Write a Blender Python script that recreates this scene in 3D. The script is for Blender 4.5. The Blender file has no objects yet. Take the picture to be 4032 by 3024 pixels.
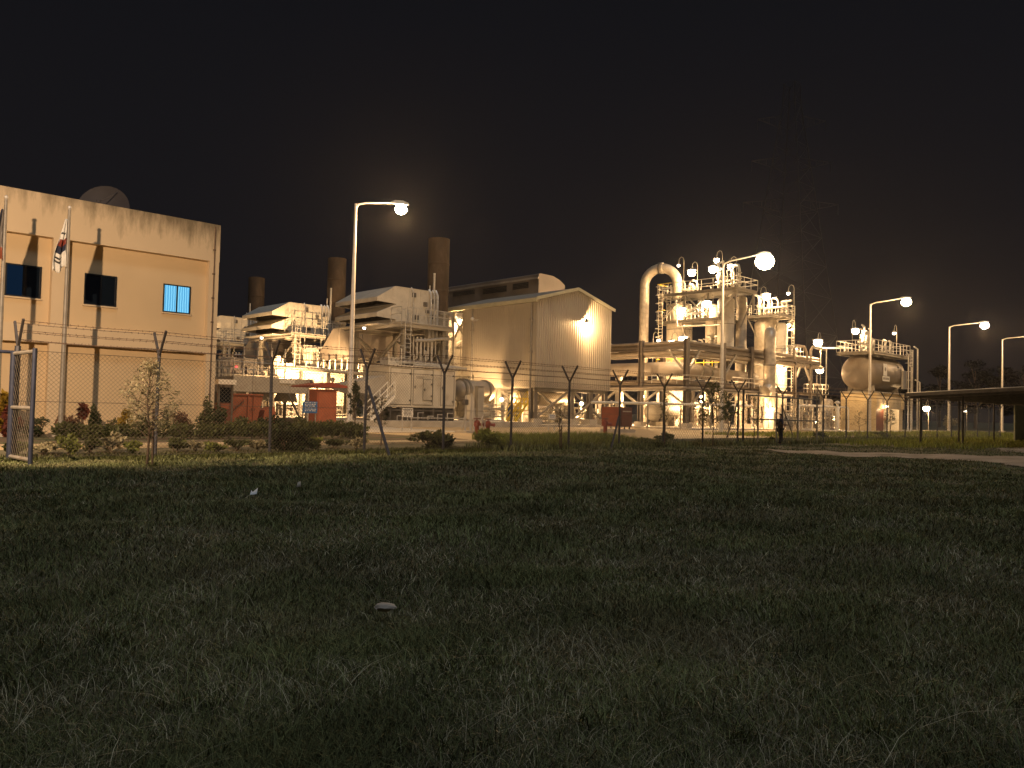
import bpy, math, random
import numpy as np
from mathutils import Vector, Matrix
random.seed(7); rng = np.random.default_rng(7)
SC = bpy.context.scene
COL = SC.collection
R = math.radians
# ------------------------------------------------------------------ camera, world, added fill light, exposure
ALPHA = 46.3; EYE = 1.5; FPX = 3136.0
cd = bpy.data.cameras.new('camera'); cam = bpy.data.objects.new('camera', cd); COL.objects.link(cam)
cd.sensor_width = 36; cd.lens = 36*FPX/4032; cd.clip_start = .1; cd.clip_end = 3000
CM = Matrix.Rotation(R(ALPHA-90), 4, 'Z') @ Matrix.Rotation(R(90+1.91), 4, 'X') @ Matrix.Rotation(.0235, 4, 'Z')
cam.matrix_world = Matrix.Translation((0, 0, EYE)) @ CM
SC.camera = cam
SC.view_settings.view_transform = 'Standard'; SC.view_settings.look = 'None'
SC.view_settings.exposure = 0; SC.view_settings.gamma = 1
SC.cycles.use_denoising = True
SC.cycles.filter_width = 1.5; SC.cycles.max_bounces = 5; SC.cycles.diffuse_bounces = 3; SC.cycles.glossy_bounces = 2
SC.cycles.volume_bounces = 0; SC.cycles.transparent_max_bounces = 8
SC.cycles.sample_clamp_indirect = 3.0
SC.cycles.caustics_reflective = False; SC.cycles.caustics_refractive = False
w = bpy.data.worlds.new('World'); SC.world = w; w.use_nodes = True
nt = w.node_tree; nt.nodes.clear()
wo = nt.nodes.new('ShaderNodeOutputWorld'); bg = nt.nodes.new('ShaderNodeBackground')
tc = nt.nodes.new('ShaderNodeTexCoord'); sx = nt.nodes.new('ShaderNodeSeparateXYZ'); cr = nt.nodes.new('ShaderNodeValToRGB')
nt.links.new(tc.outputs['Generated'], sx.inputs[0]); nt.links.new(sx.outputs['Z'], cr.inputs[0])
cr.color_ramp.elements[0].position = 0; cr.color_ramp.elements[0].color = (.0105, .0090, .0098, 1)
cr.color_ramp.elements[1].position = .45; cr.color_ramp.elements[1].color = (.0058, .0060, .0078, 1)
nt.links.new(cr.outputs[0], bg.inputs['Color']); bg.inputs['Strength'].default_value = 1.0
nt.links.new(bg.outputs[0], wo.inputs['Surface'])
ml = bpy.data.lights.new('field_fill', 'SUN'); ml.energy = .62; ml.angle = R(12); ml.color = (.86, .93, 1)  # added fill for the field, in place of a lamp behind the camera
mo = bpy.data.objects.new('field_fill', ml); COL.objects.link(mo)
mo.rotation_euler = Vector((.12, .42, -.90)).to_track_quat('-Z', 'Y').to_euler()
WARM = (1, .60, .265); SODIUM = (1, .675, .41); PALE = (1, .80, .58)

# ------------------------------------------------------------------ pixel -> world (source pixels 4032x3024)
def W(px, py, u=None, v=None, z=None, d=None):
    dr = CM.to_3x3() @ Vector(((px-2016)/FPX, -(py-1512)/FPX, -1))
    if u is not None: t = u/dr.x
    elif v is not None: t = v/dr.y
    elif z is not None: t = (z-EYE)/dr.z
    else:
        t = d
    return Vector((dr.x*t, dr.y*t, EYE+dr.z*t))
def sm(a, b, x):
    t = np.clip((x-a)/(b-a), 0, 1); return t*t*(3-2*t)
def hgt(x, y):
    x = np.asarray(x, float); y = np.asarray(y, float)
    f = 1-sm(19, 23, y)
    n = (.05*np.sin(x*.55+1.3*np.sin(y*.31))+.05*np.sin(y*.62+x*.23+1)+.03*np.sin(x*1.7+y*1.1)+.022*np.sin(y*2.3-x*.9+2))
    near = sm(2, 7, np.hypot(x, y))
    return n*f*near*.9+.2*sm(22.4, 25.5, y)*1.0-.02

# ------------------------------------------------------------------ mesh builder
class MB:
    def __init__(s): s.v = []; s.f = []; s.m = []
    def add(s, vs, fs, mi=0):
        o = len(s.v); s.v += [tuple(p) for p in vs]; s.f += [tuple(i+o for i in f) for f in fs]; s.m += [mi]*len(fs); return s
    def box(s, x0, x1, y0, y1, z0, z1, mi=0):
        vs = [(x, y, z) for z in (z0, z1) for y in (y0, y1) for x in (x0, x1)]
        return s.add(vs, [(0,2,3,1),(4,5,7,6),(0,1,5,4),(2,6,7,3),(0,4,6,2),(1,3,7,5)], mi)
    def beam(s, p, q, a, b=None, mi=0):
        b = b or a; p = Vector(p); q = Vector(q); d = (q-p).normalized()
        up = Vector((0,0,1)) if abs(d.z) < .95 else Vector((0,1,0))
        r = d.cross(up).normalized(); t = r.cross(d)
        vs = [c+r*i*a/2+t*j*b/2 for c in (p, q) for j in (-1, 1) for i in (-1, 1)]
        return s.add(vs, [(0,1,3,2),(4,6,7,5),(0,4,5,1),(2,3,7,6),(0,2,6,4),(1,5,7,3)], mi)
    def ibeam(s, p, q, a, mi=0):     # H section
        p = Vector(p); q = Vector(q); d = (q-p).normalized()
        up = Vector((0,0,1)) if abs(d.z) < .95 else Vector((0,1,0))
        r = d.cross(up).normalized(); t = r.cross(d)
        s.beam(p+t*a*.44, q+t*a*.44, a, a*.12, mi); s.beam(p-t*a*.44, q-t*a*.44, a, a*.12, mi); s.beam(p, q, a*.12, a*.76, mi); return s
    def tube(s, pts, r, n=10, mi=0, caps=True):
        P = [Vector(p) for p in pts]; rs = r if isinstance(r, (list, tuple)) else [r]*len(P)
        d0 = (P[1]-P[0]).normalized(); up = Vector((0,0,1)) if abs(d0.z) < .9 else Vector((1,0,0))
        a = d0.cross(up).normalized(); vs = []
        for i, p in enumerate(P):
            d = ((P[min(i+1, len(P)-1)]-P[max(i-1, 0)])).normalized()
            a = (a-d*a.dot(d)).normalized(); b = d.cross(a)
            for k in range(n):
                t = 2*math.pi*k/n; vs.append(p+(a*math.cos(t)+b*math.sin(t))*rs[i])
        fs = [(i*n+k, i*n+(k+1) % n, (i+1)*n+(k+1) % n, (i+1)*n+k) for i in range(len(P)-1) for k in range(n)]
        if caps: fs += [tuple(range(n-1, -1, -1)), tuple((len(P)-1)*n+k for k in range(n))]
        return s.add(vs, fs, mi)
    def lathe(s, c, ax, prof, n=20, mi=0):     # prof [(t along axis, r)]
        c = Vector(c); ax = Vector(ax).normalized()
        return s.tube2([(c+ax*t, r) for t, r in prof], ax, n, mi)
    def tube2(s, pr, ax, n, mi):
        up = Vector((0,0,1)) if abs(ax.z) < .9 else Vector((1,0,0)); a = ax.cross(up).normalized(); b = ax.cross(a); vs = []
        for p, r in pr:
            for k in range(n):
                t = 2*math.pi*k/n; vs.append(p+(a*math.cos(t)+b*math.sin(t))*max(r, 1e-4))
        m = len(pr)
        fs = [(i*n+k, (i+1)*n+k, (i+1)*n+(k+1) % n, i*n+(k+1) % n) for i in range(m-1) for k in range(n)]
        fs += [tuple(range(n)), tuple((m-1)*n+k for k in range(n-1, -1, -1))]
        return s.add(vs, fs, mi)
    def cyl(s, x, y, z0, z1, r, n=16, mi=0): return s.lathe((x, y, z0), (0,0,1), [(0, r), (z1-z0, r)], n, mi)
    def flange(s, c, ax, r, w=.12, n=16, mi=0): return s.lathe(Vector(c)-Vector(ax).normalized()*w/2, ax, [(0, r), (w, r)], n, mi)
    def prism(s, poly, axis, a, b, mi=0):       # poly in the two other axes, extruded a..b along axis
        def mk(p, t): return {'x': (t, p[0], p[1]), 'y': (p[0], t, p[1]), 'z': (p[0], p[1], t)}[axis]
        n = len(poly); vs = [mk(p, a) for p in poly]+[mk(p, b) for p in poly]
        return s.add(vs, [tuple(range(n))[::-1], tuple(range(n, 2*n))]+[(i, (i+1) % n, n+(i+1) % n, n+i) for i in range(n)], mi)
    def rail(s, pts, h=1.1, sp=1.4, r=.032, close=False):
        P = [Vector(p) for p in pts]
        if close: P.append(P[0])
        for a, b in zip(P, P[1:]):
            L = (b-a).length; n = max(1, round(L/sp))
            for k in range(n+1):
                c = a.lerp(b, k/n); s.tube([c, c+Vector((0,0,h))], r, 5)
            for q in (h, h*.55): s.tube([a+Vector((0,0,q)), b+Vector((0,0,q))], r, 5)
        return s
    def ladder(s, p, q, wdir=(0,1,0), w=.45, r=.03, cage=False):
        p = Vector(p); q = Vector(q); wd = Vector(wdir)*w/2
        s.tube([p-wd, q-wd], r, 5); s.tube([p+wd, q+wd], r, 5)
        n = int((q-p).length/.32)
        for k in range(1, n): c = p.lerp(q, k/n); s.tube([c-wd, c+wd], r*.7, 4)
        if cage:
            out = Vector(wdir).cross(Vector((0,0,1)))*.7
            for k in range(2, int((q-p).length/.9)+1):
                c = p+(q-p).normalized()*k*.9
                s.tube([c-wd*1.3, c-wd*1.5-out*.6, c-out, c+wd*1.5-out*.6, c+wd*1.3], .02, 4)
        return s
    def wheel(s, c, ax, r, t=.03, n=14, mi=0):
        c = Vector(c); ax = Vector(ax).normalized(); up = Vector((0,0,1)) if abs(ax.z) < .9 else Vector((1,0,0)); a = ax.cross(up).normalized(); b = ax.cross(a)
        s.tube([c+(a*math.cos(2*math.pi*k/n)+b*math.sin(2*math.pi*k/n))*r for k in range(n+1)], t, 5, mi)
        s.tube([c-a*r, c+a*r], t*.7, 4, mi); s.tube([c-b*r, c+b*r], t*.7, 4, mi); return s
def mesh(name, vs, fs, mats, mi=None, smooth=True):
    me = bpy.data.meshes.new(name); me.from_pydata(vs, [], fs)
    for m in mats: me.materials.append(m)
    if mi and any(mi): me.polygons.foreach_set('material_index', mi)
    if smooth:
        me.polygons.foreach_set('use_smooth', [True]*len(me.polygons)); me.set_sharp_from_angle(angle=R(38))
    me.update(); return me
ORI = {}
def tag(o, label=None, cat=None, group=None, kind=None):
    if label: o['label'] = label
    if cat: o['category'] = cat
    if group: o['group'] = group
    if kind: o['kind'] = kind
    return o
def thing(name, loc, label, cat, group=None):
    o = bpy.data.objects.new(name, None); COL.objects.link(o); o.location = loc; o.empty_display_size = .2
    ORI[o.name] = Vector(loc); return tag(o, label, cat, group)
def part(name, mb, mats, parent=None, label=None):
    """mb is in world coordinates; a child's origin is its top-level thing's"""
    mats = mats if isinstance(mats, (list, tuple)) else [mats]
    if parent is not None: og = ORI[parent.name]
    else:
        A = np.array(mb.v); og = Vector(((A[:,0].min()+A[:,0].max())/2, (A[:,1].min()+A[:,1].max())/2, A[:,2].min()))
    vs = [(x-og.x, y-og.y, z-og.z) for x, y, z in mb.v]
    o = bpy.data.objects.new(name, mesh(name, vs, mb.f, mats, mb.m)); COL.objects.link(o)
    if parent is None: o.location = og
    else: o.parent = parent
    ORI[o.name] = og
    if label: o['label'] = label
    return o
def struct(name, mb, mats): return tag(part(name, mb, mats), kind='structure')
def copy_tree(o, parent=None):
    c = o.copy(); COL.objects.link(c)
    if parent is not None: c.parent = parent
    for ch in list(o.children): copy_tree(ch, c)
    return c
def dup(root, delta, label, group=None, rot=0, scale=None):
    c = copy_tree(root); c.location = Vector(root.location)+Vector(delta); c.rotation_euler.z = rot
    if scale: c.scale = (scale,)*3 if not isinstance(scale, tuple) else scale
    c['label'] = label
    if group: c['group'] = group
    ORI[c.name] = Vector(c.location); return c

# ------------------------------------------------------------------ materials
M = {}
def mat(name, col, rough=.6, metal=0, var=.16, scale=2.0, bump=.0, bscale=30, col2=None, c2lo=.45, c2hi=.6, s2=1.2, detail=6, island=0, spec=.5, emit=None, es=0, stretch=None, trans=0):
    m = bpy.data.materials.new(name); m.use_nodes = True; t = m.node_tree; b = t.nodes['Principled BSDF']
    L = t.links.new; N = t.nodes.new
    b.inputs['Roughness'].default_value = rough; b.inputs['Metallic'].default_value = metal; b.inputs['Specular IOR Level'].default_value = spec
    tc = N('ShaderNodeTexCoord'); co = tc.outputs['Object']
    if stretch:
        mp = N('ShaderNodeMapping'); mp.inputs['Scale'].default_value = stretch; L(co, mp.inputs[0]); co = mp.outputs[0]
    n1 = N('ShaderNodeTexNoise'); n1.inputs['Scale'].default_value = scale; n1.inputs['Detail'].default_value = detail; L(co, n1.inputs['Vector'])
    r = N('ShaderNodeValToRGB'); e = r.color_ramp.elements
    e[0].position = .3; e[0].color = tuple(c*(1-var) for c in col)+(1,); e[1].position = .7; e[1].color = tuple(min(1, c*(1+var)) for c in col)+(1,)
    L(n1.outputs['Fac'], r.inputs[0]); out = r.outputs[0]
    if col2:
        n2 = N('ShaderNodeTexNoise'); n2.inputs['Scale'].default_value = s2; n2.inputs['Detail'].default_value = 8; n2.inputs['Roughness'].default_value = .65; L(co, n2.inputs['Vector'])
        r2 = N('ShaderNodeValToRGB'); r2.color_ramp.elements[0].position = c2lo; r2.color_ramp.elements[1].position = c2hi; L(n2.outputs['Fac'], r2.inputs[0])
        mx = N('ShaderNodeMix'); mx.data_type = 'RGBA'; L(r2.outputs[0], mx.inputs[0]); L(out, mx.inputs[6]); mx.inputs[7].default_value = tuple(col2)+(1,); out = mx.outputs[2]
    if island:
        g = N('ShaderNodeNewGeometry'); hs = N('ShaderNodeHueSaturation'); ma = N('ShaderNodeMapRange')
        ma.inputs['To Min'].default_value = 1-island; ma.inputs['To Max'].default_value = 1+island; L(g.outputs['Random Per Island'], ma.inputs[0])
        L(ma.outputs[0], hs.inputs['Value']); L(out, hs.inputs['Color']); out = hs.outputs[0]
    L(out, b.inputs['Base Color'])
    if bump:
        n3 = N('ShaderNodeTexNoise'); n3.inputs['Scale'].default_value = bscale; n3.inputs['Detail'].default_value = 4; L(co, n3.inputs['Vector'])
        bp = N('ShaderNodeBump'); bp.inputs['Strength'].default_value = bump; bp.inputs['Distance'].default_value = .03; L(n3.outputs['Fac'], bp.inputs['Height']); L(bp.outputs[0], b.inputs['Normal'])
    if emit:
        b.inputs['Emission Color'].default_value = tuple(emit)+(1,); b.inputs['Emission Strength'].default_value = es
    M[name] = m; return m
mat('tank_paint', (.20, .17, .14), .5, .1, var=.14, scale=.8, col2=(.16, .12, .09), c2lo=.5, c2hi=.75, s2=.9)
mat('leg_paint_shaded', (.17, .15, .125), .6, .1, var=.15, scale=2)  # shed legs are backlit: their shade is darkened into this colour
mat('rack_paint', (.12, .10, .085), .6, .1, var=.15, scale=2); mat('rack_pipe', (.24, .20, .155), .5, .2, var=.15, scale=2)
mat('cream_paint', (.58, .54, .46), .5, var=.10, scale=1.2, col2=(.34, .28, .21), c2lo=.56, c2hi=.8, s2=1.6, bump=.05)
mat('grey_paint', (.42, .39, .34), .5, var=.14, scale=1.0, col2=(.25, .2, .15), c2lo=.55, c2hi=.78, s2=1.4)
mat('duct_paint', (.40, .35, .30), .55, var=.12, scale=.8, col2=(.27, .21, .16), c2lo=.55, c2hi=.8, s2=.9)
mat('shed_cladding', (.42, .375, .305), .5, var=.06, scale=.5, col2=(.31, .26, .21), c2lo=.5, c2hi=.9, s2=.5)
mat('roof_trim', (.52, .49, .34), .5, var=.08)
mat('dark_cladding', (.21, .185, .165), .6, var=.1, scale=.6)
mat('steel_grey', (.27, .25, .215), .5, .2, var=.18, scale=4, col2=(.22, .16, .11), c2lo=.55, c2hi=.75, s2=3)
mat('dark_steel', (.13, .12, .11), .5, .3, var=.25, scale=4)
mat('faint_steel', (.05, .045, .045), .7, 0, var=.2)
mat('galvanised', (.55, .53, .49), .4, .35, var=.18, scale=6)
mat('insulation', (.55, .49, .40), .40, .25, var=.18, scale=2.5, col2=(.36, .30, .24), c2lo=.55, c2hi=.8, s2=2, bump=.12, bscale=7)
mat('stack_rust', (.080, .056, .036), .8, 0, var=.5, scale=1.6, col2=(.075, .05, .03), c2lo=.48, c2hi=.62, s2=.9, stretch=(1, 1, .5))
mat('stack_grey', (.30, .28, .24), .6, .1, var=.2, scale=1.5, col2=(.12, .09, .06), c2lo=.55, c2hi=.7, s2=.8)
mat('yellow_paint', (.80, .60, .06), .5, var=.1)
mat('orange_paint', (.27, .08, .042), .55, var=.15, scale=2, col2=(.35, .07, .03), c2lo=.55, c2hi=.8)
mat('red_paint', (.22, .045, .03), .5, var=.12, scale=2)
mat('dark_red_paint', (.13, .045, .03), .55, var=.15, scale=2)
mat('blue_paint', (.03, .13, .33), .5, var=.1)
mat('white_paint', (.78, .76, .7), .5, var=.05)
mat('black_paint', (.03, .03, .03), .5, var=.1)
mat('concrete', (.48, .44, .37), .85, var=.15, scale=2, bump=.2, bscale=20, col2=(.3, .26, .2), c2lo=.5, c2hi=.8, s2=.9)
mat('block_wall', (.60, .49, .31), .85, var=.1, scale=1.5, bump=.1, col2=(.42, .32, .2), c2lo=.52, c2hi=.8, s2=1.2)
mat('sand', (.50, .38, .22), .95, var=.18, scale=1.2, bump=.35, bscale=14, col2=(.36, .27, .15), c2lo=.45, c2hi=.7, s2=.35)
mat('dirt_path', (.34, .27, .20), .95, var=.2, scale=2.2, bump=.5, bscale=10, col2=(.17, .13, .08), c2lo=.45, c2hi=.66, s2=1.1)
mat('soil', (.10, .09, .045), .95, var=.45, scale=5, bump=.9, bscale=22, col2=(.14, .125, .075), c2lo=.42, c2hi=.66, s2=.7)
mat('bed_soil', (.13, .09, .055), .95, var=.3, scale=3, bump=.6, bscale=12, col2=(.06, .075, .025), c2lo=.45, c2hi=.6, s2=.8)
mat('fence_steel', (.06, .062, .075), .5, .4, var=.25, scale=9)
mat('post_dark', (.055, .05, .05), .55, .2, var=.3, scale=9)
mat('wire', (.13, .11, .085), .5, .5, var=.2)
mat('rusty_wire', (.12, .075, .05), .8, .1, var=.3, scale=8)
mat('gate_blue', (.035, .042, .07), .5, .3, var=.2, scale=6)
mat('pole_paint', (.66, .63, .58), .45, .1, var=.1, scale=3)
mat('glass_dark', (.006, .010, .016), .08, 0, var=.1, spec=.7)
mat('window_frame_black', (.012, .014, .018), .4, var=.1)
mat('dish', (.06, .055, .062), .7, var=.1)
mat('bark', (.12, .085, .055), .9, var=.3, scale=12)
mat('stone', (.45, .40, .34), .9, var=.2, scale=8)
mat('litter_paper', (.80, .82, .84), .7, var=.05)
mat('person_skin', (.16, .09, .06), .6, var=.08)
mat('hair', (.012, .01, .009), .6, var=.1)
mat('navy_cloth', (.022, .028, .055), .85, var=.5, scale=22)
mat('dark_cloth', (.014, .015, .02), .9, var=.3, scale=12)
mat('blue_cloth', (.03, .05, .16), .85, var=.2, scale=8)
def leafmat(n, c, isl=.5):
    m = mat(n, c, .6, 0, var=.3, scale=3, island=isl, spec=.3); t = m.node_tree; b = t.nodes['Principled BSDF']; o = t.nodes['Material Output']
    tr = t.nodes.new('ShaderNodeBsdfTranslucent'); mx = t.nodes.new('ShaderNodeMixShader'); mx.inputs[0].default_value = .38
    t.links.new(b.inputs['Base Color'].links[0].from_socket, tr.inputs[0]); t.links.new(b.outputs[0], mx.inputs[1]); t.links.new(tr.outputs[0], mx.inputs[2]); t.links.new(mx.outputs[0], o.inputs[0])
leafmat('leaf_green', (.085, .095, .032)); leafmat('leaf_dark', (.040, .052, .018)); leafmat('leaf_yellow', (.34, .23, .03), .4); leafmat('leaf_red', (.16, .045, .03)); leafmat('leaf_purple', (.13, .065, .04))
leafmat('leaf_pale', (.36, .32, .19)); leafmat('leaf_lush', (.20, .23, .055)); leafmat('leaf_night', (.018, .018, .014))
mat('grass_blades', (.150, .168, .070), .7, 0, var=.45, scale=.55, island=.75, spec=.25, col2=(.18, .165, .085), c2lo=.48, c2hi=.66, s2=.45)
mat('dry_grass', (.34, .31, .21), .7, 0, var=.4, scale=1.2, island=.7, spec=.25)
def emis(name, col, s):
    m = bpy.data.materials.new(name); m.use_nodes = True; t = m.node_tree; t.nodes.clear()
    o = t.nodes.new('ShaderNodeOutputMaterial'); e = t.nodes.new('ShaderNodeEmission'); e.inputs[0].default_value = tuple(col)+(1,); e.inputs[1].default_value = s
    t.links.new(e.outputs[0], o.inputs[0]); M[name] = m; return m
emis('lamp_glow', (1, .80, .52), 40); emis('lamp_glow_pink', (1, .78, .66), 40); emis('lamp_small', (1, .86, .66), 14); emis('led_red', (1, .03, .03), 8)
def add_light(parent, loc, P, col=WARM, rad=.12, spot=None, aim=None, name='light_source'):
    l = bpy.data.lights.new(name, 'SPOT' if spot else 'POINT'); l.energy = P; l.color = col; l.shadow_soft_size = rad
    if spot: l.spot_size = R(spot); l.spot_blend = .55
    o = bpy.data.objects.new(name, l); COL.objects.link(o)
    if parent is not None: o.parent = parent; o.location = Vector(loc)-ORI[parent.name]
    else: o.location = loc
    if spot: o.rotation_euler = (Vector(aim)-Vector(loc)).to_track_quat('-Z', 'Y').to_euler()
    return o

# ================================================================== THE GROUND
def ground_sheet():
    xs = np.unique(np.concatenate([np.linspace(-900, -30, 12), np.arange(-30, 60, .45), np.arange(60, 140, 2.5), np.linspace(140, 1200, 14)]))
    ys = np.unique(np.concatenate([np.linspace(-700, -30, 10), np.arange(-30, 26, .45), np.arange(26, 140, 3), np.linspace(140, 1200, 14)]))
    X, Y = np.meshgrid(xs, ys); Z = hgt(X, Y); n = len(xs); m = len(ys)
    vs = np.stack([X, Y, Z], -1).reshape(-1, 3); i = np.arange(n-1)[None]+np.arange(m-1)[:, None]*n
    fs = np.stack([i, i+1, i+1+n, i+n], -1).reshape(-1, 4)
    me = mesh('ground', vs.tolist(), fs.tolist(), [M['soil']]); me.polygons.foreach_set('use_smooth', [True]*len(me.polygons))
    o = bpy.data.objects.new('ground', me); COL.objects.link(o); tag(o, kind='structure')
ground_sheet()
def sheet(name, poly, z, m):
    mb = MB(); n = len(poly); mb.add([(p[0], p[1], z) for p in poly]+[(p[0], p[1], z-.15) for p in poly], [tuple(range(n))]+[(i, n+i, n+(i+1) % n, (i+1) % n) for i in range(n)])
    return struct(name, mb, M[m])
sheet('yard', [(-60, 24.6), (86, 24.6), (86, 150), (-60, 150)], .212, 'sand')
sheet('garden_bed', [(-30, 26.2), (22.5, 26.2), (22.0, 33.9), (-30, 33.9)], .222, 'bed_soil')
mb = MB().box(-30, 30, 34.3, 44, .0, .235); struct('paving', mb, M['concrete'])
mb = MB().box(27.5, 45.4, 44.3, 100, .0, .62); struct('plinth', mb, M['concrete'])
mb = MB().box(45.6, 57, 44.9, 60, .0, .42); struct('slab', mb, M['concrete'])
mb = MB().box(58, 92, 38.5, 62, .0, .34); struct('slab', mb, M['concrete'])
mb = MB().box(70, 92, 30.9, 38.3, .0, .33); struct('slab', mb, M['concrete'])
# dirt path across the field on the right
a = [(3000, 1771), (3200, 1776), (3420, 1782), (3650, 1788), (3850, 1791), (4200, 1794)]
b = [(4200, 1850), (4032, 1836), (3850, 1822), (3650, 1803), (3420, 1795), (3200, 1785)]
def path_piece(pts, dz=.02):
    P = [W(x, y, z=0) for x, y in pts]; out = []
    for i in range(len(P)):
        p, q = P[i], P[(i+1) % len(P)]
        for k in range(6):
            c = p.lerp(q, k/6); j = .06*math.sin(i*3.1+k*2.3); out.append((c.x+j, c.y+j))
    return out
P = path_piece(a+b); cx = sum(p[0] for p in P)/len(P)
def drape(name, poly, m, dz=.035, step=.5):
    A = np.array(poly); x0, y0 = A.min(0); x1, y1 = A.max(0); mb = MB(); idx = {}
    def inside(x, y):
        c = False
        for i in range(len(poly)):
            (xa, ya), (xb, yb) = poly[i], poly[i-1]
            if (ya > y) != (yb > y) and x < (xb-xa)*(y-ya)/(yb-ya)+xa: c = not c
        return c
    xs = np.arange(x0, x1, step); ys = np.arange(y0, y1, step); vs = []; fs = []
    for i, x in enumerate(xs):
        for j, y in enumerate(ys):
            if inside(x+step/2, y+step/2):
                q = []
                for (ii, jj) in ((i, j), (i+1, j), (i+1, j+1), (i, j+1)):
                    if (ii, jj) not in idx:
                        idx[(ii, jj)] = len(vs); X = x0+ii*step+.08*math.sin(ii*1.7+jj); Y = y0+jj*step+.08*math.sin(jj*2.1+ii); vs.append((X, Y, float(hgt(X, Y))+dz))
                    q.append(idx[(ii, jj)])
                fs.append(tuple(q))
    mb.add(vs, fs); return struct(name, mb, M[m])
drape('dirt_path', P, 'dirt_path', step=.3)
drape('dirt_path', path_piece([(3890, 1766), (3960, 1769), (4150, 1771), (4150, 1782), (3960, 1779)]), 'dirt_path', step=.3)

# ================================================================== GRASS
def blades(name, label, pos, hh, ww, m, lean=.6):
    n = len(pos); th = rng.uniform(0, 2*np.pi, n); ln = rng.normal(0, lean, (n, 2))*hh[:, None]
    sd = np.stack([np.cos(th), np.sin(th)], 1)*ww[:, None]/2
    z = hgt(pos[:, 0], pos[:, 1])
    V = np.zeros((n, 5, 3)); V[:, 0, :2] = pos-sd; V[:, 1, :2] = pos+sd; V[:, 0, 2] = V[:, 1, 2] = z-.01
    mid = pos+ln*.35; V[:, 2, :2] = mid+sd*.8; V[:, 3, :2] = mid-sd*.8; V[:, 2, 2] = V[:, 3, 2] = z+hh*.6
    V[:, 4, :2] = pos+ln; V[:, 4, 2] = z+hh*rng.uniform(.75, 1.05, n)
    b = np.arange(n)[:, None]*5
    me = bpy.data.meshes.new(name); me.vertices.add(n*5); me.vertices.foreach_set('co', V.ravel())
    loops = np.concatenate([b+np.array([0, 1, 2, 3]), b+np.array([3, 2, 4])], 1).ravel()
    me.loops.add(len(loops)); me.loops.foreach_set('vertex_index', loops.astype(np.int32))
    me.polygons.add(n*2); st = (np.arange(n)[:, None]*7+np.array([0, 4])).ravel(); me.polygons.foreach_set('loop_start', st.astype(np.int32))
    me.materials.append(M[m]); me.update(calc_edges=True); me.validate()
    o = bpy.data.objects.new(name, me); COL.objects.link(o); return tag(o, label, 'grass', kind='stuff')
def frustum_pts(n, d0, d1, half=37, pw=1.0):
    d = d0*(d1/d0)**(rng.uniform(0, 1, n)**pw); a = R(ALPHA)+rng.uniform(-R(half), R(half), n)
    dd = d/np.cos(a-R(ALPHA)); return np.stack([dd*np.cos(a), dd*np.sin(a)], 1), d
def clump(p): return .5+.5*np.sin(p[:, 0]*1.9+2*np.sin(p[:, 1]*1.3))*np.sin(p[:, 1]*2.3+1.5*np.sin(p[:, 0]*.8))
def big(p): return .5+.5*np.sin(p[:, 0]*.42+1.7*np.sin(p[:, 1]*.3+.5))*np.sin(p[:, 1]*.55+.9*np.sin(p[:, 0]*.5))
PA = np.array(P)
def offpath(p):
    keep = np.ones(len(p), bool)
    for i in range(len(p)):
        pass
    return keep
pathpoly = P
def in_poly(p, poly):
    x, y = p[:, 0], p[:, 1]; c = np.zeros(len(p), bool)
    for i in range(len(poly)):
        (xa, ya), (xb, yb) = poly[i], poly[i-1]
        if ya == yb: continue
        c ^= ((ya > y) != (yb > y)) & (x < (xb-xa)*(y-ya)/(yb-ya)+xa)
    return c
p, d = frustum_pts(560000, 2.6, 46); k = (p[:, 1] < 22.6) & ~in_poly(p, pathpoly); p, d = p[k], d[k]
c = clump(p); g = big(p)
hh = (.032+.042*c+.05*g*c)*rng.uniform(.6, 1.4, len(p))*np.clip(d/12, .8, 1.15); ww = np.clip(.0009*d, .0034, .022)
blades('grass', 'short rough green grass covering the dark field before the fence', p, hh, ww, 'grass_blades', .75)
p, d = frustum_pts(60000, 2.6, 20, pw=1.25); k = (clump(p) < .55) & (p[:, 1] < 22.6); p, d = p[k], d[k]
blades('dry_grass', 'pale dry grass stalks scattered through the dark field', p, rng.uniform(.025, .085, len(p)), np.clip(.0009*d, .003, .014), 'dry_grass', 1.0)
# scattered taller weeds and long straws in the open field
def weed_pts(nc, per, d0, d1, spread):
    c, _ = frustum_pts(nc, d0, d1); p = np.repeat(c, per, 0)+rng.normal(0, spread, (nc*per, 2))*rng.uniform(.4, 1.6, nc).repeat(per)[:, None]; k = (p[:, 1] < 21.5) & ~in_poly(p, pathpoly); return p[k]
p = weed_pts(150, 60, 3.2, 24, .10); blades('weed_tufts', 'taller ragged weed clumps scattered over the field', p, rng.uniform(.06, .17, len(p)), np.full(len(p), .006), 'grass_blades', .7)
p = weed_pts(70, 26, 2.8, 9, .16); blades('straw_tufts', 'long pale straw blades lying in the nearest grass', p, rng.uniform(.06, .2, len(p)), np.full(len(p), .0032), 'dry_grass', 1.5)
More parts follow.
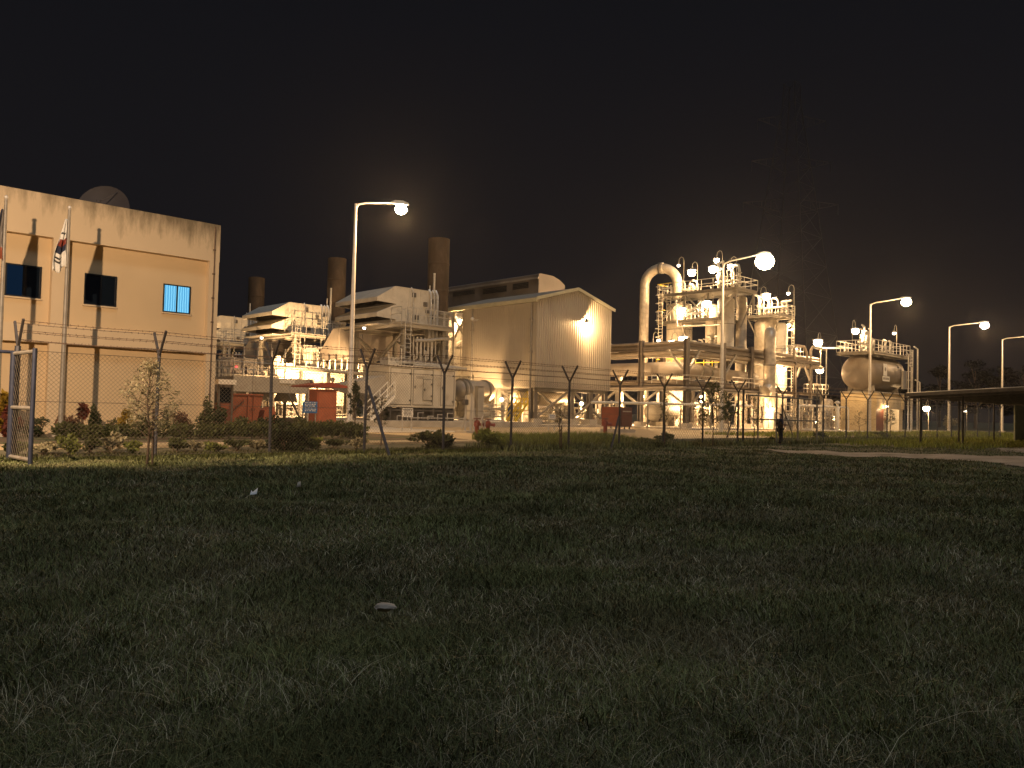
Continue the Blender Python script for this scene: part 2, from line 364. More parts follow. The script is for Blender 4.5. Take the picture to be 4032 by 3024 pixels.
# taller fringe along the fence line
def fringe(n, u0, u1, v0, v1, h0, h1, m, name, label):
    p = np.stack([rng.uniform(u0, u1, n), rng.uniform(v0, v1, n)], 1); c = clump(p*.8); p = p[(c+rng.uniform(0, .4, n)) > .35]
    blades(name, label, p, rng.uniform(h0, h1, len(p)), np.full(len(p), .03), m, .3)
fringe(15000, 20, 62, 21.2, 23.6, .12, .34, 'grass_blades', 'verge_grass', 'knee high grass growing along the foot of the fence')
fringe(9000, 0, 20, 21.4, 23.0, .08, .2, 'leaf_green', 'fence_grass', 'short dark grass along the left part of the fence')
p = np.stack([rng.uniform(22.5, 31, 9000), rng.uniform(22.2, 26.0, 9000)], 1)
blades('tall_grass', 'tall bright green grass inside the fence before the raised shed', p, rng.uniform(.2, .5, len(p)), np.full(len(p), .03), 'leaf_lush', .3)
p = np.stack([rng.uniform(46, 100, 22000), rng.uniform(13, 30, 22000)], 1); p = p[~in_poly(p, pathpoly)]
blades('meadow_grass', 'longer grass on the verge beyond the dirt path', p, rng.uniform(.12, .38, len(p)), np.full(len(p), .05), 'leaf_lush', .3)

# ================================================================== OFFICE
def office():
    V0, U1, HT = 34.0, W(868, 892, v=34).x, 9.25; rc = .30
    t = thing('office_building', (0, V0, .2), 'two storey cream plastered office building with stained parapet and recessed wall panels', 'building')
    # facade from boxes round the recesses; bays in u
    bays = [(-18, -10), (-9.3, -1.2), (-.5, W(212, 932, v=V0).x), (W(275, 950, v=V0).x, W(826, 1030, v=V0).x)]
    zs = [(.2, .45), (3.65, 4.33), (7.68, HT)]
    mb = MB()
    mb.box(-18.7, U1, V0+rc, V0+16, .1, HT-.7)                 # core, its front is the recess plane
    part('recessed_panel', mb, M['plaster_ochre'], t); mb = MB()
    for z0, z1 in zs: mb.box(-18.72, U1+.02, V0, V0+rc-.002, z0, z1)
    edges = [-18.7]+[e for b_ in bays for e in b_]+[U1]
    for i in range(0, len(edges), 2):
        for z0, z1 in ((.45, 3.65), (4.33, 7.68)): mb.box(edges[i], edges[i+1], V0+.003, V0+rc-.002, z0, z1)
    wl = part('wall', mb, M['plaster'], t)
    mb = MB()
    for a_, b_, c_, d_ in ((-18.72, U1+.02, V0, V0+.25), (-18.72, U1+.02, V0+15.7, V0+16), (-18.72, -18.45, V0+.25, V0+15.7), (U1-.25, U1+.02, V0+.25, V0+15.7)):
        mb.box(a_, b_, c_, d_, HT+.002 if c_ == V0 and 0 else HT-.7 if c_ != V0 else HT+.001, HT+.06)
    part('parapet', mb, M['plaster'], t)
    def win(tl, tr, br, bl, lit):
        v = V0+rc; q = [W(*p_, v=v) for p_ in (tl, tr, br, bl)]
        x0 = (q[0].x+q[3].x)/2; x1 = (q[1].x+q[2].x)/2; z1 = (q[0].z+q[1].z)/2; z0 = (q[2].z+q[3].z)/2
        f = MB(); e = .05
        f.box(x0, x1, v-.05, v-.004, z0, z0+e); f.box(x0, x1, v-.05, v-.004, z1-e, z1)
        f.box(x0, x0+e, v-.05, v-.004, z0+e, z1-e); f.box(x1-e, x1, v-.05, v-.004, z0+e, z1-e); xm = (x0+x1)/2; f.box(xm-.03, xm+.03, v-.055, v-.004, z0+e, z1-e)
        w_ = part('window', f, M['window_frame_black'], t, 'window glowing blue white behind a curtain' if lit else None)
        for a_, b_ in ((x0+e, xm-.03), (xm+.03, x1-e)):
            part('pane', MB().box(a_, b_, v-.025, v-.006, z0+e, z1-e), M['curtain_glow'] if lit == 1 else M['dim_blue'] if lit == 2 and a_ < xm-.2 else M['glass_dark'], w_)
        s_ = part('sill', MB().box(x0-.04, x1+.04, v-.08, v-.004, z0-.06, z0-.003), M['plaster'], w_)
    win((643, 1117), (751, 1129), (745, 1239), (639, 1227), 1)
    win((334, 1074), (460, 1091), (454, 1209), (328, 1198), 0)
    win((22, 1034), (165, 1052), (157, 1176), (16, 1164), 2)
    mb = MB(); x = W(838, 1200, v=V0-.05).x
    mb.tube([(x, V0-.05, .3), (x, V0-.05, HT-.05)], .022, 6)
    for k in range(8): mb.box(x-.05, x+.05, V0-.05, V0-.001, .8+k*1.05, .86+k*1.05)
    part('downpipe', mb, M['rusty_wire'], t)
# plaster with a grimy band hanging from the parapet
mat('plaster_ochre', (.64, .485, .29), .9, 0, var=.06, scale=.5, bump=.08, bscale=16)
def plaster():
    m = mat('plaster', (.66, .52, .34), .9, 0, var=.05, scale=.5, bump=.08, bscale=16)
    t = m.node_tree; N = t.nodes.new; L = t.links.new; b = t.nodes['Principled BSDF']; src = b.inputs['Base Color'].links[0].from_socket
    tc = N('ShaderNodeTexCoord'); sp = N('ShaderNodeSeparateXYZ'); L(tc.outputs['Object'], sp.inputs[0])
    mp = N('ShaderNodeMapping'); mp.inputs['Scale'].default_value = (1.6, 1.6, .35); L(tc.outputs['Object'], mp.inputs[0])
    n = N('ShaderNodeTexNoise'); n.inputs['Scale'].default_value = 1.3; n.inputs['Detail'].default_value = 9; n.inputs['Roughness'].default_value = .7; L(mp.outputs[0], n.inputs['Vector'])
    z = N('ShaderNodeMapRange'); z.inputs[1].default_value = 6.9; z.inputs[2].default_value = 9.1; z.inputs[3].default_value = -.34; z.inputs[4].default_value = .22; L(sp.outputs['Z'], z.inputs[0])
    xx = N('ShaderNodeMapRange'); xx.inputs[1].default_value = 6; xx.inputs[2].default_value = 13; xx.inputs[3].default_value = -.08; xx.inputs[4].default_value = .13; L(sp.outputs['X'], xx.inputs[0])
    a = N('ShaderNodeMath'); L(n.outputs['Fac'], a.inputs[0]); L(z.outputs[0], a.inputs[1]); a2 = N('ShaderNodeMath'); L(a.outputs[0], a2.inputs[0]); L(xx.outputs[0], a2.inputs[1])
    r = N('ShaderNodeMapRange'); r.inputs[1].default_value = .54; r.inputs[2].default_value = .86; r.inputs[4].default_value = .85; L(a2.outputs[0], r.inputs[0])
    mx = N('ShaderNodeMix'); mx.data_type = 'RGBA'; L(r.outputs[0], mx.inputs[0]); L(src, mx.inputs[6]); mx.inputs[7].default_value = (.13, .105, .06, 1); L(mx.outputs[2], b.inputs['Base Color'])
plaster()
def curtain():
    m = bpy.data.materials.new('curtain_glow'); m.use_nodes = True; t = m.node_tree; t.nodes.clear(); N = t.nodes.new; L = t.links.new
    o = N('ShaderNodeOutputMaterial'); e = N('ShaderNodeEmission'); tc = N('ShaderNodeTexCoord'); wv = N('ShaderNodeTexWave'); wv.inputs['Scale'].default_value = 3.2; wv.inputs['Distortion'].default_value = 1.6
    r = N('ShaderNodeValToRGB'); r.color_ramp.elements[0].color = (.07, .38, .75, 1); r.color_ramp.elements[1].color = (.28, .75, 1, 1)
    L(tc.outputs['Object'], wv.inputs['Vector']); L(wv.outputs['Fac'], r.inputs[0]); L(r.outputs[0], e.inputs[0]); e.inputs[1].default_value = 1.0; L(e.outputs[0], o.inputs[0]); M['curtain_glow'] = m
curtain(); emis('dim_blue', (.004, .012, .028), 1)
office()
def dish():
    c = W(417, 836, v=40.5); r = 1.18; t = thing('satellite_dish', (c.x, c.y, 8.55), 'large round satellite dish rising dark behind the office parapet', 'satellite dish')
    ax = Vector((-.55, -.75, .22)).normalized(); prof = [(.38*(k/8)**2, r*k/8) for k in range(9)]+[(.36, r*.99)]+[(.38*(k/8)**2-.03, r*k/8) for k in range(7, -1, -1)]
    part('reflector', MB().lathe(c, ax, prof, 32), M['dish'], t)
    part('stand', MB().tube([c-ax*.05, (c.x, c.y, c.z-.6), (c.x, c.y, 8.55)], .08, 8), M['steel_grey'], t)
    mb = MB(); f = c+ax*1.0
    for k in range(3):
        an = k*2.09; side = ax.cross(Vector((0,0,1))).normalized(); up = side.cross(ax); mb.tube([c+ax*.3+(side*math.cos(an)+up*math.sin(an))*r*.9, f], .02, 5)
    mb.cyl(f.x, f.y, f.z-.1, f.z+.1, .09, 8); part('feed_horn', mb, M['dish'], t)
dish()

# ================================================================== FLAGPOLES
def flagpole(px, pybase, pxt, pyt, v, label, kind):
    b = W(px, pybase, v=v); tp = W(pxt, pyt, v=v); x = (b.x+tp.x)/2; H = tp.z
    t = thing('flagpole', (x, v, .21), label, 'flagpole', 'flagpoles before the office')
    part('pole', MB().tube([(x, v, .2), (x, v, H*.55), (x, v, H)], [.085, .07, .05], 10), M['steel_grey'], t)
    part('finial', MB().lathe((x, v, H), (0,0,1), [(0, .02), (.04, .06), (.1, .06), (.14, .01)], 10), M['pole_paint'], t)
    part('plinth_block', MB().box(x-.3, x+.3, v-.3, v+.3, .2, .34), M['concrete'], t)
    # furled flag
    mb = MB(); nr, nc = 30, 12; top = H-.35; L = 1.75
    for j in range(nr+1):
        s = j/nr; wdt = .09+.40*s**.9; z = top-L*s
        for i in range(nc+1):
            q = i/nc; mb.v.append((x-.03-wdt*q*(1-.1*math.sin(7*s)), v+.07*math.sin(q*14+s*4)*(.4+s), z-.22*q*s+.10*math.sin(q*9)*s))
    for j in range(nr):
        for i in range(nc):
            s = (j+.5)/nr; q = (i+.5)/nc; mi = 0
            if kind == 'white':
                if .40 < s < .54 and q < .85: mi = 1
                elif .54 <= s < .66 and .15 < q < .95: mi = 2
                elif (.24 < s < .34 and .3 < q < .95 or .74 < s < .83 and .35 < q < .8) and j % 2 == 0: mi = 3
            else: mi = 1 if s > .75 else (2 if q > .55 else 0)
            a_ = j*(nc+1)+i; mb.f.append((a_, a_+1, a_+nc+2, a_+nc+1)); mb.m.append(mi)
    ms = [M['white_paint'], M['red_paint'], M['navy_cloth'], M['black_paint']] if kind == 'white' else [M['dark_cladding'], M['orange_paint'], M['navy_cloth']]
    fl = part('flag', mb, ms, t, 'white furled flag with red and dark blue disc and black bars' if kind == 'white' else 'dark furled flag')
    sol = fl.modifiers.new('thick', 'SOLIDIFY'); sol.thickness = .01
flagpole(232, 1700, 279, 826, 31.2, 'flagpole with a furled white, red and blue flag near the window', 'white')
flagpole(-20, 1700, 28, 785, 31.2, 'flagpole with a furled dark flag at the left edge of the office', 'dark')

# ================================================================== STREET LAMPS
def street_lamp(u, v, H, av, P, label, col=WARM, glow='lamp_glow', grp='street lamps along the plant road', pr=.11, lr=.2, aim=None):
    t = thing('street_lamp', (u, v, .2), label, 'street lamp', grp); a = Vector((av[0], av[1], 0)); L = a.length; a.normalize()
    part('base_plate', MB().box(u-.3, u+.3, v-.3, v+.3, .2, .4), M['concrete'], t)
    part('pole', MB().tube([(u, v, .3), (u, v, H*.4), (u, v, H)], [pr*1.35, pr*1.1, pr*.6], 12), M['pole_paint'], t)
    e = Vector((u, v, H))+a*L+Vector((0,0,.28))
    part('arm', MB().tube([(u, v, H-.25), Vector((u, v, H-.02))+a*.12, Vector((u, v, H+.1))+a*.5, e-a*.3], [.06, .055, .05, .045], 8), M['pole_paint'], t)
    sd = Vector((-a.y, a.x, 0)); hd = MB()
    ring = []
    for (s, w_, zt, zb) in ((-.45, .08, .05, -.02), (-.25, .17, .12, -.05), (.15, .2, .13, -.06), (.45, .13, .07, -.04), (.5, .06, .03, -.02)):
        c = e+a*s; ring.append([c-sd*w_+Vector((0,0,zb)), c-sd*w_*.8+Vector((0,0,zt)), c+sd*w_*.8+Vector((0,0,zt)), c+sd*w_+Vector((0,0,zb))])
    vs = [q for r_ in ring for q in r_]; fs = [(i*4+k, i*4+(k+1) % 4, i*4+4+(k+1) % 4, i*4+4+k) for i in range(4) for k in range(4)]+[(3, 2, 1, 0), (16, 17, 18, 19)]
    hd.add(vs, fs); h = part('lamp_head', hd, M['galvanised'], t)
    part('lens', MB().lathe(e+a*.1+Vector((0,0,-.05)), (0,0,-1), [(0, lr*.5), (lr*.3, lr*.84), (lr*.75, lr), (lr*1.15, lr*.9), (lr*1.5, lr*.52), (lr*1.65, .03)], 18), M[glow], h)  # large lr puts the lamp's glare into an oversized glowing lens
    lp = e+a*.1+Vector((0,0,-.15-lr*1.65)); add_light(t, lp, P, col, .14, 92 if aim else None, aim)
    return t
street_lamp(*W(1380, 1500, d=40.5).xy, 11.9, (2.1, -.85), 4400, 'tall street lamp standing in the hedge before the turbine units', lr=.32)
for px, d_, P, lb, g_, L, lr_ in ((2841, 54.5, 1700, 'brightest street lamp, its pole before the process towers', 'lamp_glow', 3.0, .62),
                       (3425, 72.2, 3500, 'street lamp in front of the horizontal tank', 'lamp_glow', 3.0, .42),
                       (3737, 88.3, 3000, 'pinkish street lamp just right of the horizontal tank', 'lamp_glow_pink', 3.4, .42),
                       (3946, 100.4, 3000, 'farthest street lamp, above the corrugated wall of the open shed', 'lamp_glow', 3.4, .42)):
    q = W(px, 1500, d=d_); street_lamp(q.x, q.y, 11.95, (0, -L), P, lb, glow=g_, lr=lr_)
# the lamp that throws the flagpole shadows on the office, just outside the picture
street_lamp(-4.6, 14.3, 9.0, (1.6, 0), 20000, 'street lamp beside the near end of the fence', SODIUM, grp=None, aim=(10.6, 34, 4.6))

# ================================================================== FENCE
FV = 22.1; FU = 4.62; SPC = 3.3; JH = 2.78
def fence_run(name, label, u_list, u_end, closed_ends=True, light=False):
    t = thing(name, (u_list[0], FV, 0), label, 'fence')
    for k, u in enumerate(u_list):
        g = float(hgt(u, FV)); lean = .03*math.sin(k*2.7)
        mb = MB().tube([(u, FV, g-.1), (u+lean, FV, JH)], .048 if not (k == 0 and light) else .07, 8)
        p = part('post', mb, M['fence_steel'], t)
        ar = MB()
        for s in (-1, 1): ar.beam((u+lean, FV, JH-.05), (u+lean, FV+s*.43, JH+.62), .055)
        part('arm', ar, M['post_dark'], p)
    u0, u1 = u_list[0], u_end
    # chain link, one mesh per bay
    for k, a in enumerate(u_list):
        b = u_list[k+1] if k+1 < len(u_list) else u_end
        if b-a < .5: continue
        mb = MB(); h0, h1 = .08, JH-.1; st = .11 if a < 30 else .2; n = int((b-a+(h1-h0))/st); rr = .0036 if a < 20 else .005
        for i in range(n+1):
            for s in (1, -1):
                c = a-(h1-h0)+i*st if s == 1 else a+i*st
                p0 = [c, h0]; p1 = [c+s*(h1-h0), h1]
                lo, hi = (p0, p1) if p0[0] < p1[0] else (p1, p0)
                if hi[0] <= a or lo[0] >= b: continue
                def cl(x): f = (x-lo[0])/(hi[0]-lo[0]); return (x, FV-.055+(.006 if s > 0 else 0), lo[1]+(hi[1]-lo[1])*f)
                P_ = cl(max(a, lo[0])); Q_ = cl(min(b, hi[0]))
                if (Vector(P_)-Vector(Q_)).length > .03: mb.tube([P_, Q_], rr, 3, caps=False)
        for z in (h1, 1.45, h0+.02): mb.tube([(a, FV-.05, z), (b, FV-.05, z)], .007, 4, caps=False)
        part('chain_link_mesh', mb, M['wire'], t)
    for s in (-1, 1):
        for j, f in enumerate((.3, .62, .95)):
            y = FV+s*.43*f; z = JH-.05+.67*f; mb = MB(); L = u1-u0; n = int(L/.7)
            pts = [(u0+L*i/n, y, z-.03*math.sin(math.pi*((L*i/n) % SPC)/SPC)) for i in range(n+1)]
            mb.tube(pts, .0065, 4)
            for i in range(int(L/(.17 if u0+i*0 < 30 else .3))):
                c = Vector((u0+.17*i, y, z-.02)); an = i*1.9
                d = Vector((.012, math.cos(an)*.03, math.sin(an)*.03)); mb.tube([c-d, c+d], .005, 3); d = Vector((-.012, -math.sin(an)*.03, math.cos(an)*.03)); mb.tube([c-d, c+d], .005, 3)
            part('barbed_wire', mb, M['rusty_wire'], t)
    return t
us = [FU+SPC*k for k in range(11)]
f1 = fence_run('fence', 'long chain link fence with Y shaped barbed wire posts before the office and shed', us, us[-1], light=True)
def brace(par, px0, py0, px1, py1, s=.1):
    a = W(px0, py0, v=FV+.02); b = W(px1, py1, z=0); part('brace', MB().beam(a, b, .07), M['fence_steel'], par)
brace(f1, 1450, 1520, 1533, 1795); brace(f1, 2437, 1640, 2404, 1775); brace(f1, 2905, 1578, 2858, 1735)
part('post', MB().tube([(us[-1]+.55, FV, 0), (us[-1]+.55, FV, 2.9)], .06, 8), M['fence_steel'], f1)
us2 = [W(3082, 1547, v=FV).x, W(3242, 1564, v=FV).x]+[FU+SPC*k for k in (14, 15, 16, 17, 18, 19, 20, 21, 22, 23, 24)]
f2 = fence_run('fence', 'chain link fence beyond the far gate, running past the tank to the open shed', us2, us2[-1])
brace(f2, 3080, 1600, 3128, 1730)
# far pipe frame gate between the two runs
def far_gate():
    x = [W(p_, 1700, v=FV-.25).x for p_ in (2984, 3057, 3141, 3216)]; v = FV-.25
    t = thing('pipe_gate', (x[1], v, 0), 'tall square gate of grey pipes standing open in the fence beside the person', 'gate')
    for a_ in x: part('gate_post', MB().tube([(a_, v, -.05), (a_, v, 2.95+.12*math.sin(a_*3))], .05, 8), M['steel_grey'], t)
    a0 = us[-1]+.6
    for z in (1.35, 2.62): part('rail', MB().tube([(a0, v, z), (x[-1], v-.1, z-.05)], .04, 8), M['steel_grey'], t)
far_gate()
# near gate leaf swung open at the left end
def near_gate():
    hz0 = Vector((FU-.12, FV-.1, 0)); fr = W(118, 1836, z=0)
    t = thing('gate_leaf', (hz0.x, hz0.y, 0), 'narrow open gate leaf of blue grey pipe hanging at the left end of the fence', 'gate')
    a = hz0+(fr-hz0)*.06; top = 2.62; bot = .14
    for p_, r_, z1 in ((a, .075, top), (fr, .05, top+.03)): part('stile', MB().tube([(p_.x, p_.y, .02), (p_.x, p_.y, z1)], r_, 10), M['gate_blue'], t)
    for z in (bot, 1.3, top-.04): part('rail', MB().tube([(a.x, a.y, z), (fr.x, fr.y, z)], .045, 8), M['steel_grey'], t)
    mb = MB(); dr = (fr-a); L = dr.length; dr.normalize(); st = .17
    for i in range(int((L+2.4)/st)):
        for s in (1, -1):
            c0 = -2.4+i*st if s == 1 else i*st
            lo = (c0, bot) if s == 1 else (c0-2.4, top); hi = (c0+2.4, top) if s == 1 else (c0, bot)
            x0 = max(0, lo[0]); x1 = min(L, hi[0])
            if x1-x0 < .02: continue
            f = lambda x: lo[1]+(hi[1]-lo[1])*(x-lo[0])/(hi[0]-lo[0])
            mb.tube([a+dr*x0+Vector((0,0,f(x0))), a+dr*x1+Vector((0,0,f(x1)))], .004, 3, caps=False)
    part('chain_link_mesh', mb, M['wire'], t)
    g = thing('fence', (FU-4.4, FV, 0), 'low railed chain link fence left of the open gate leaf', 'fence')
    part('rail', MB().tube([(FU-4.4, FV, 2.62), (FU-.05, FV, 2.62)], .04, 8), M['gate_blue'], g)
    part('post', MB().tube([(FU-4.4, FV, 0), (FU-4.4, FV, 2.7)], .05, 8), M['gate_blue'], g)
near_gate()

# ================================================================== PLANTS
def leaves(name, cs, n, size, m, parent=None, origin=None, flat=.5, asp=2.2):
    """cs: list of (centre, radii) lumps; n leaves spread through them"""
    vol = np.array([r_[0]*r_[1]*r_[2] for _, r_ in cs])**.75; vol /= vol.sum(); k = rng.choice(len(cs), n, p=vol)
    C = np.array([c for c, _ in cs])[k]; Rr = np.array([r_ for _, r_ in cs])[k]
    d = rng.normal(size=(n, 3)); d /= np.linalg.norm(d, axis=1)[:, None]; c = C+d*Rr*(rng.uniform(.15, 1, n)**.55)[:, None]
    ax = d*[1, 1, flat]+rng.normal(0, .6, (n, 3)); ax /= np.linalg.norm(ax, axis=1)[:, None]
    sd = np.cross(ax, rng.normal(size=(n, 3))); sd /= np.linalg.norm(sd, axis=1)[:, None]
    s = size*rng.uniform(.6, 1.5, n)[:, None]; V = np.stack([c-ax*s, c+sd*s/asp, c+ax*s, c-sd*s/asp], 1).reshape(-1, 3)
    og = np.array(origin); V = V-og; b = np.arange(n)[:, None]*4
    me = mesh(name, V.tolist(), (b+np.arange(4)).tolist(), [M[m]], smooth=False)
    o = bpy.data.objects.new(name, me); COL.objects.link(o); ORI[o.name] = Vector(og)
    if parent is not None: o.parent = parent
    else: o.location = og
    return o
def bush(name, x, y, wd, ht, m, label, group=None, n=700, size=.06, stem=0, cat='shrub', lumps=9, cone=False, g=None):
    z0 = float(hgt(x, y)) if g is None else g
    t = thing(name, (x, y, z0), label, cat, group); cs = []; rs = random.Random(int(x*100)+int(y*10))
    for i in range(lumps):
        a = rs.uniform(0, 6.28); q = rs.uniform(0, 1)**.6; hz = rs.uniform(0, 1); sh = (1-hz*.8) if cone else math.sin(.5+hz*2.2)
        rr = wd/2*rs.uniform(.32, .55); cs.append(((x+math.cos(a)*wd*.34*q*sh, y+math.sin(a)*wd*.34*q*sh, z0+stem+(ht-stem)*(.12+.76*hz)), (rr*sh+.03, rr*sh+.03, (ht-stem)*.2+.02)))
    mb = MB()
    for k in range(3 if not cone else 1):
        tx = x+rs.uniform(-.5, .5)*wd*.5; ty = y+rs.uniform(-.3, .3)*wd*.5
        mb.tube([(x, y, z0-.05), ((x+tx)/2, (y+ty)/2, z0+ht*.4), (tx, ty, z0+ht*.75)], [.025, .018, .008], 6)
    part('stem', mb, M['bark'], t); leaves('foliage', cs, n, size, m, t, (x, y, z0)); return t
def at(px, py, v): q = W(px, py, v=v); return q.x, q.y
HB = 31.0
def plant(px, py0, py1, wpx, v, m, name, label, group=None, **kw):   # py0 top
    q = W(px, py1, v=v); dist = (Vector((q.x, q.y, 0))).length*math.cos(math.atan((px-2016)/FPX)); tz = W(px, py0, v=v).z; g = float(hgt(q.x, v))
    return bush(name, q.x, v, wpx*dist/FPX, max(.3, tz-g), m, label, group, **kw)
# along the office wall
plant(12, 1540, 1650, 75, 32.6, 'leaf_yellow', 'croton_bush', 'yellow leaved bush at the far left edge beside the office wall', n=600, size=.12)
plant(35, 1602, 1690, 80, 30.6, 'leaf_red', 'red_bush', 'dark red leaved bush left of the open gate leaf', n=600, size=.09)
plant(150, 1640, 1710, 150, 30.6, 'leaf_dark', 'low_shrub', 'low dark shrub under the office wall behind the gate leaf', n=800)
plant(368, 1596, 1690, 84, 31.6, 'leaf_dark', 'conical_bush', 'dense dark conical bush clipped to a point at the office wall', n=2600, size=.05, cone=True, lumps=22)
plant(325, 1590, 1680, 46, 32.6, 'leaf_red', 'red_cordyline', 'small tuft of red spiky leaves on a stem by the office wall', n=160, size=.16, stem=.7)
plant(264, 1622, 1700, 120, 31.8, 'leaf_purple', 'purple_shrub', 'loose purplish shrub around the foot of the white flagpole', n=600)
plant(436, 1630, 1700, 70, 32.2, 'leaf_green', 'young_shrub', 'thin green shrub between the conical bush and the yellow bush', n=300)
plant(500, 1614, 1700, 95, 31.6, 'leaf_yellow', 'croton_bush', 'bright yellow leaved bush in front of the office wall', n=800, size=.09)
plant(560, 1640, 1705, 80, 31.0, 'leaf_green', 'low_shrub', 'low green shrub right of the yellow bush', n=500)
plant(648, 1612, 1700, 60, 31.6, 'leaf_dark', 'dark_bush', 'narrow dark bush left of the red leaved hedge', n=700)
plant(712, 1622, 1700, 120, 31.4, 'leaf_purple', 'red_hedge', 'rounded bush of dull red leaves near the office corner', n=1300, lumps=14)
plant(812, 1562, 1700, 90, 31.8, 'leaf_green', 'corner_shrub', 'tall loose green shrub at the office corner', n=700, size=.07)
plant(862, 1590, 1715, 110, 30.8, 'leaf_dark', 'corner_shrub', 'dark shrub under the office corner beside the booth', n=900)
plant(950, 1628, 1720, 120, 30.0, 'leaf_green', 'round_shrub', 'green shrub in front of the orange skip', n=900)
plant(1060, 1618, 1720, 120, 30.0, 'leaf_dark', 'round_shrub', 'dark shrub between the orange skip and the blue sign', n=900)
plant(1190, 1640, 1712, 110, 30.5, 'leaf_green', 'round_shrub', 'green shrub under the blue sign board', n=700)
# clipped hedges, each its own mass
def hedge(px0, px1, v, h, depth, label, m='leaf_green', n=5200):
    x0 = W(px0, 1700, v=v).x; x1 = W(px1, 1700, v=v).x; cs = []
    for i in range(int((x1-x0)/.45)+1):
        x = x0+i*.45; cs.append(((x, v+random.uniform(-.1, .1)*depth, .2+h*.55+.05*math.sin(x*2)), (.36, depth*.5, h*.5)))
    t = thing('hedge', (x0, v, .2), label, 'hedge', None); leaves('foliage', cs, n, .055, m, t, (x0, v, .2))
    mb = MB()
    for i in range(int((x1-x0)/.9)+1): mb.tube([(x0+i*.9, v, .15), (x0+i*.9+.05, v, .2+h*.6)], .02, 5)
    part('stem', mb, M['bark'], t)
hedge(250, 560, 28.6, .55, .9, 'low clipped hedge in front of the white flagpole', n=3800)
hedge(600, 1210, 28.4, .62, 1.0, 'long clipped hedge between the sapling and the dark rounded shrub')
hedge(1180, 1425, 27.6, .7, .9, 'short clipped hedge around the foot of the nearest tall lamp', n=3600)
hedge(860, 1340, 31.4, .5, .9, 'back row of clipped hedge below the orange skip', 'leaf_dark', 4200)
# loose young shrubs in a row inside the fence
for i, (px, w_, top) in enumerate([(60, 110, 1740), (170, 120, 1745), (262, 110, 1712), (352, 90, 1720), (440, 130, 1700), (520, 90, 1738), (690, 110, 1725), (770, 100, 1738), (850, 120, 1742), (930, 120, 1720), (1010, 110, 1735), (1240, 110, 1722), (1320, 120, 1735), (1400, 110, 1725)]):
    plant(px, top, 1810-px*.03, w_, 23.4+.35*math.sin(i*2.2), ['leaf_green', 'leaf_pale', 'leaf_lush'][i % 3], 'young_shrub', 'young loose leafy shrub in the row just inside the fence', 'young shrubs in a row inside the fence', n=520, size=.055, stem=.12)
plant(1130, 1672, 1800, 205, 22.75, 'leaf_dark', 'dark_bush', 'large dark rounded shrub against the fence below the blue sign', n=2600, lumps=16, size=.06)
plant(1690, 1700, 1770, 190, 23.0, 'leaf_green', 'low_shrub', 'sprawling shrub at the fence left of the concrete pad', n=1300, lumps=14)
plant(1745, 1688, 1765, 110, 22.9, 'leaf_green', 'low_shrub', 'leafy shrub at the foot of the fence post under the turbine enclosure', n=900)
plant(1925, 1690, 1772, 175, 22.8, 'leaf_lush', 'low_shrub', 'dense leafy shrub at the fence before the red hydrants', n=1800, lumps=14)
plant(2370, 1700, 1750, 90, 24.2, 'leaf_lush', 'low_shrub', 'yellow green shrub beside the dark red cabinet', n=600)
plant(2520, 1726, 1765, 240, 22.9, 'leaf_green', 'ground_shrub', 'low spreading shrub at the fence right of the red cabinet', n=1500, lumps=16)
plant(2620, 1702, 1745, 90, 24.0, 'leaf_green', 'low_shrub', 'small shrub beneath the pipe rack fence post', n=600)
plant(3045, 1728, 1752, 50, 23.0, 'leaf_dark', 'low_shrub', 'small dark shrub at the feet of the person', n=300)
plant(3235, 1700, 1730, 70, 24.0, 'leaf_dark', 'low_shrub', 'dark low shrub behind the far gate', n=400)
plant(3470, 1700, 1735, 120, 24.5, 'leaf_green', 'low_shrub', 'low shrub before the cream tank base', n=700)
plant(3735, 1622, 1712, 75, 42.0, 'leaf_pale', 'pale_bush', 'pale rounded bush near the pinkish street lamp', n=900, size=.12)
def sapling(px, pyb, pyt, crown, v, label, m='leaf_green', n=900, stake=False, tall=.45, size=.06, lumps=16, zb=None):
    b = W(px, pyb, v=v); zt = W(px, pyt, v=v).z; x = b.x; g = float(hgt(x, v)) if zb is None else zb; dist = math.hypot(x, v); wd = crown*dist/FPX
    t = thing('sapling', (x, v, g), label, 'sapling'); H = zt-g
    part('trunk', MB().tube([(x, v, g-.05), (x+.03, v, g+H*.35), (x-.05, v, g+H*.6), (x+.02, v, g+H*.97)], [.03, .025, .018, .006], 7), M['bark'], t)
    mb = MB(); cs = []
    for i in range(lumps):
        a = i*2.4; q = tall+(1-tall)*(i+.5)/lumps; r_ = wd*.5*math.sin(math.pi*min(1, (q-tall)/(1-tall)*.8+.22))*random.uniform(.45, 1); e = (x+math.cos(a)*r_, v+math.sin(a)*r_, g+H*q)
        mb.tube([(x, v, g+H*(q-.12)), e], [.012, .004], 5); cs.append((e, (wd*.15, wd*.15, H*.06)))
    part('branch', mb, M['bark'], t); leaves('foliage', cs, n, size, m, t, (x, v, g), asp=3.6)
    if stake: part('stake', MB().tube([(x+.12, v, g-.05), (x+.1, v, g+H*.55)], .025, 6), M['bark'], t)
sapling(578, 1836, 1425, 205, 18.7, 'feathery young tree growing in the grass before the second fence post', 'leaf_pale', 2000, True, .36, .040, 34)
sapling(1395, 1690, 1508, 62, 29.5, 'small dark leafy tree against the nearest tall lamp pole', 'leaf_dark', 900, tall=.42)
sapling(1500, 1745, 1560, 70, 24.2, 'thin leaning sapling between the lamp and the fence brace', 'leaf_dark', 120)
sapling(2203, 1748, 1600, 40, 21.6, 'bare staked sapling on a small soil mound', 'leaf_dark', 24, True)
sapling(2616, 1770, 1520, 50, 21.4, 'thin sapling beside a fence post under the big duct', 'leaf_green', 160)
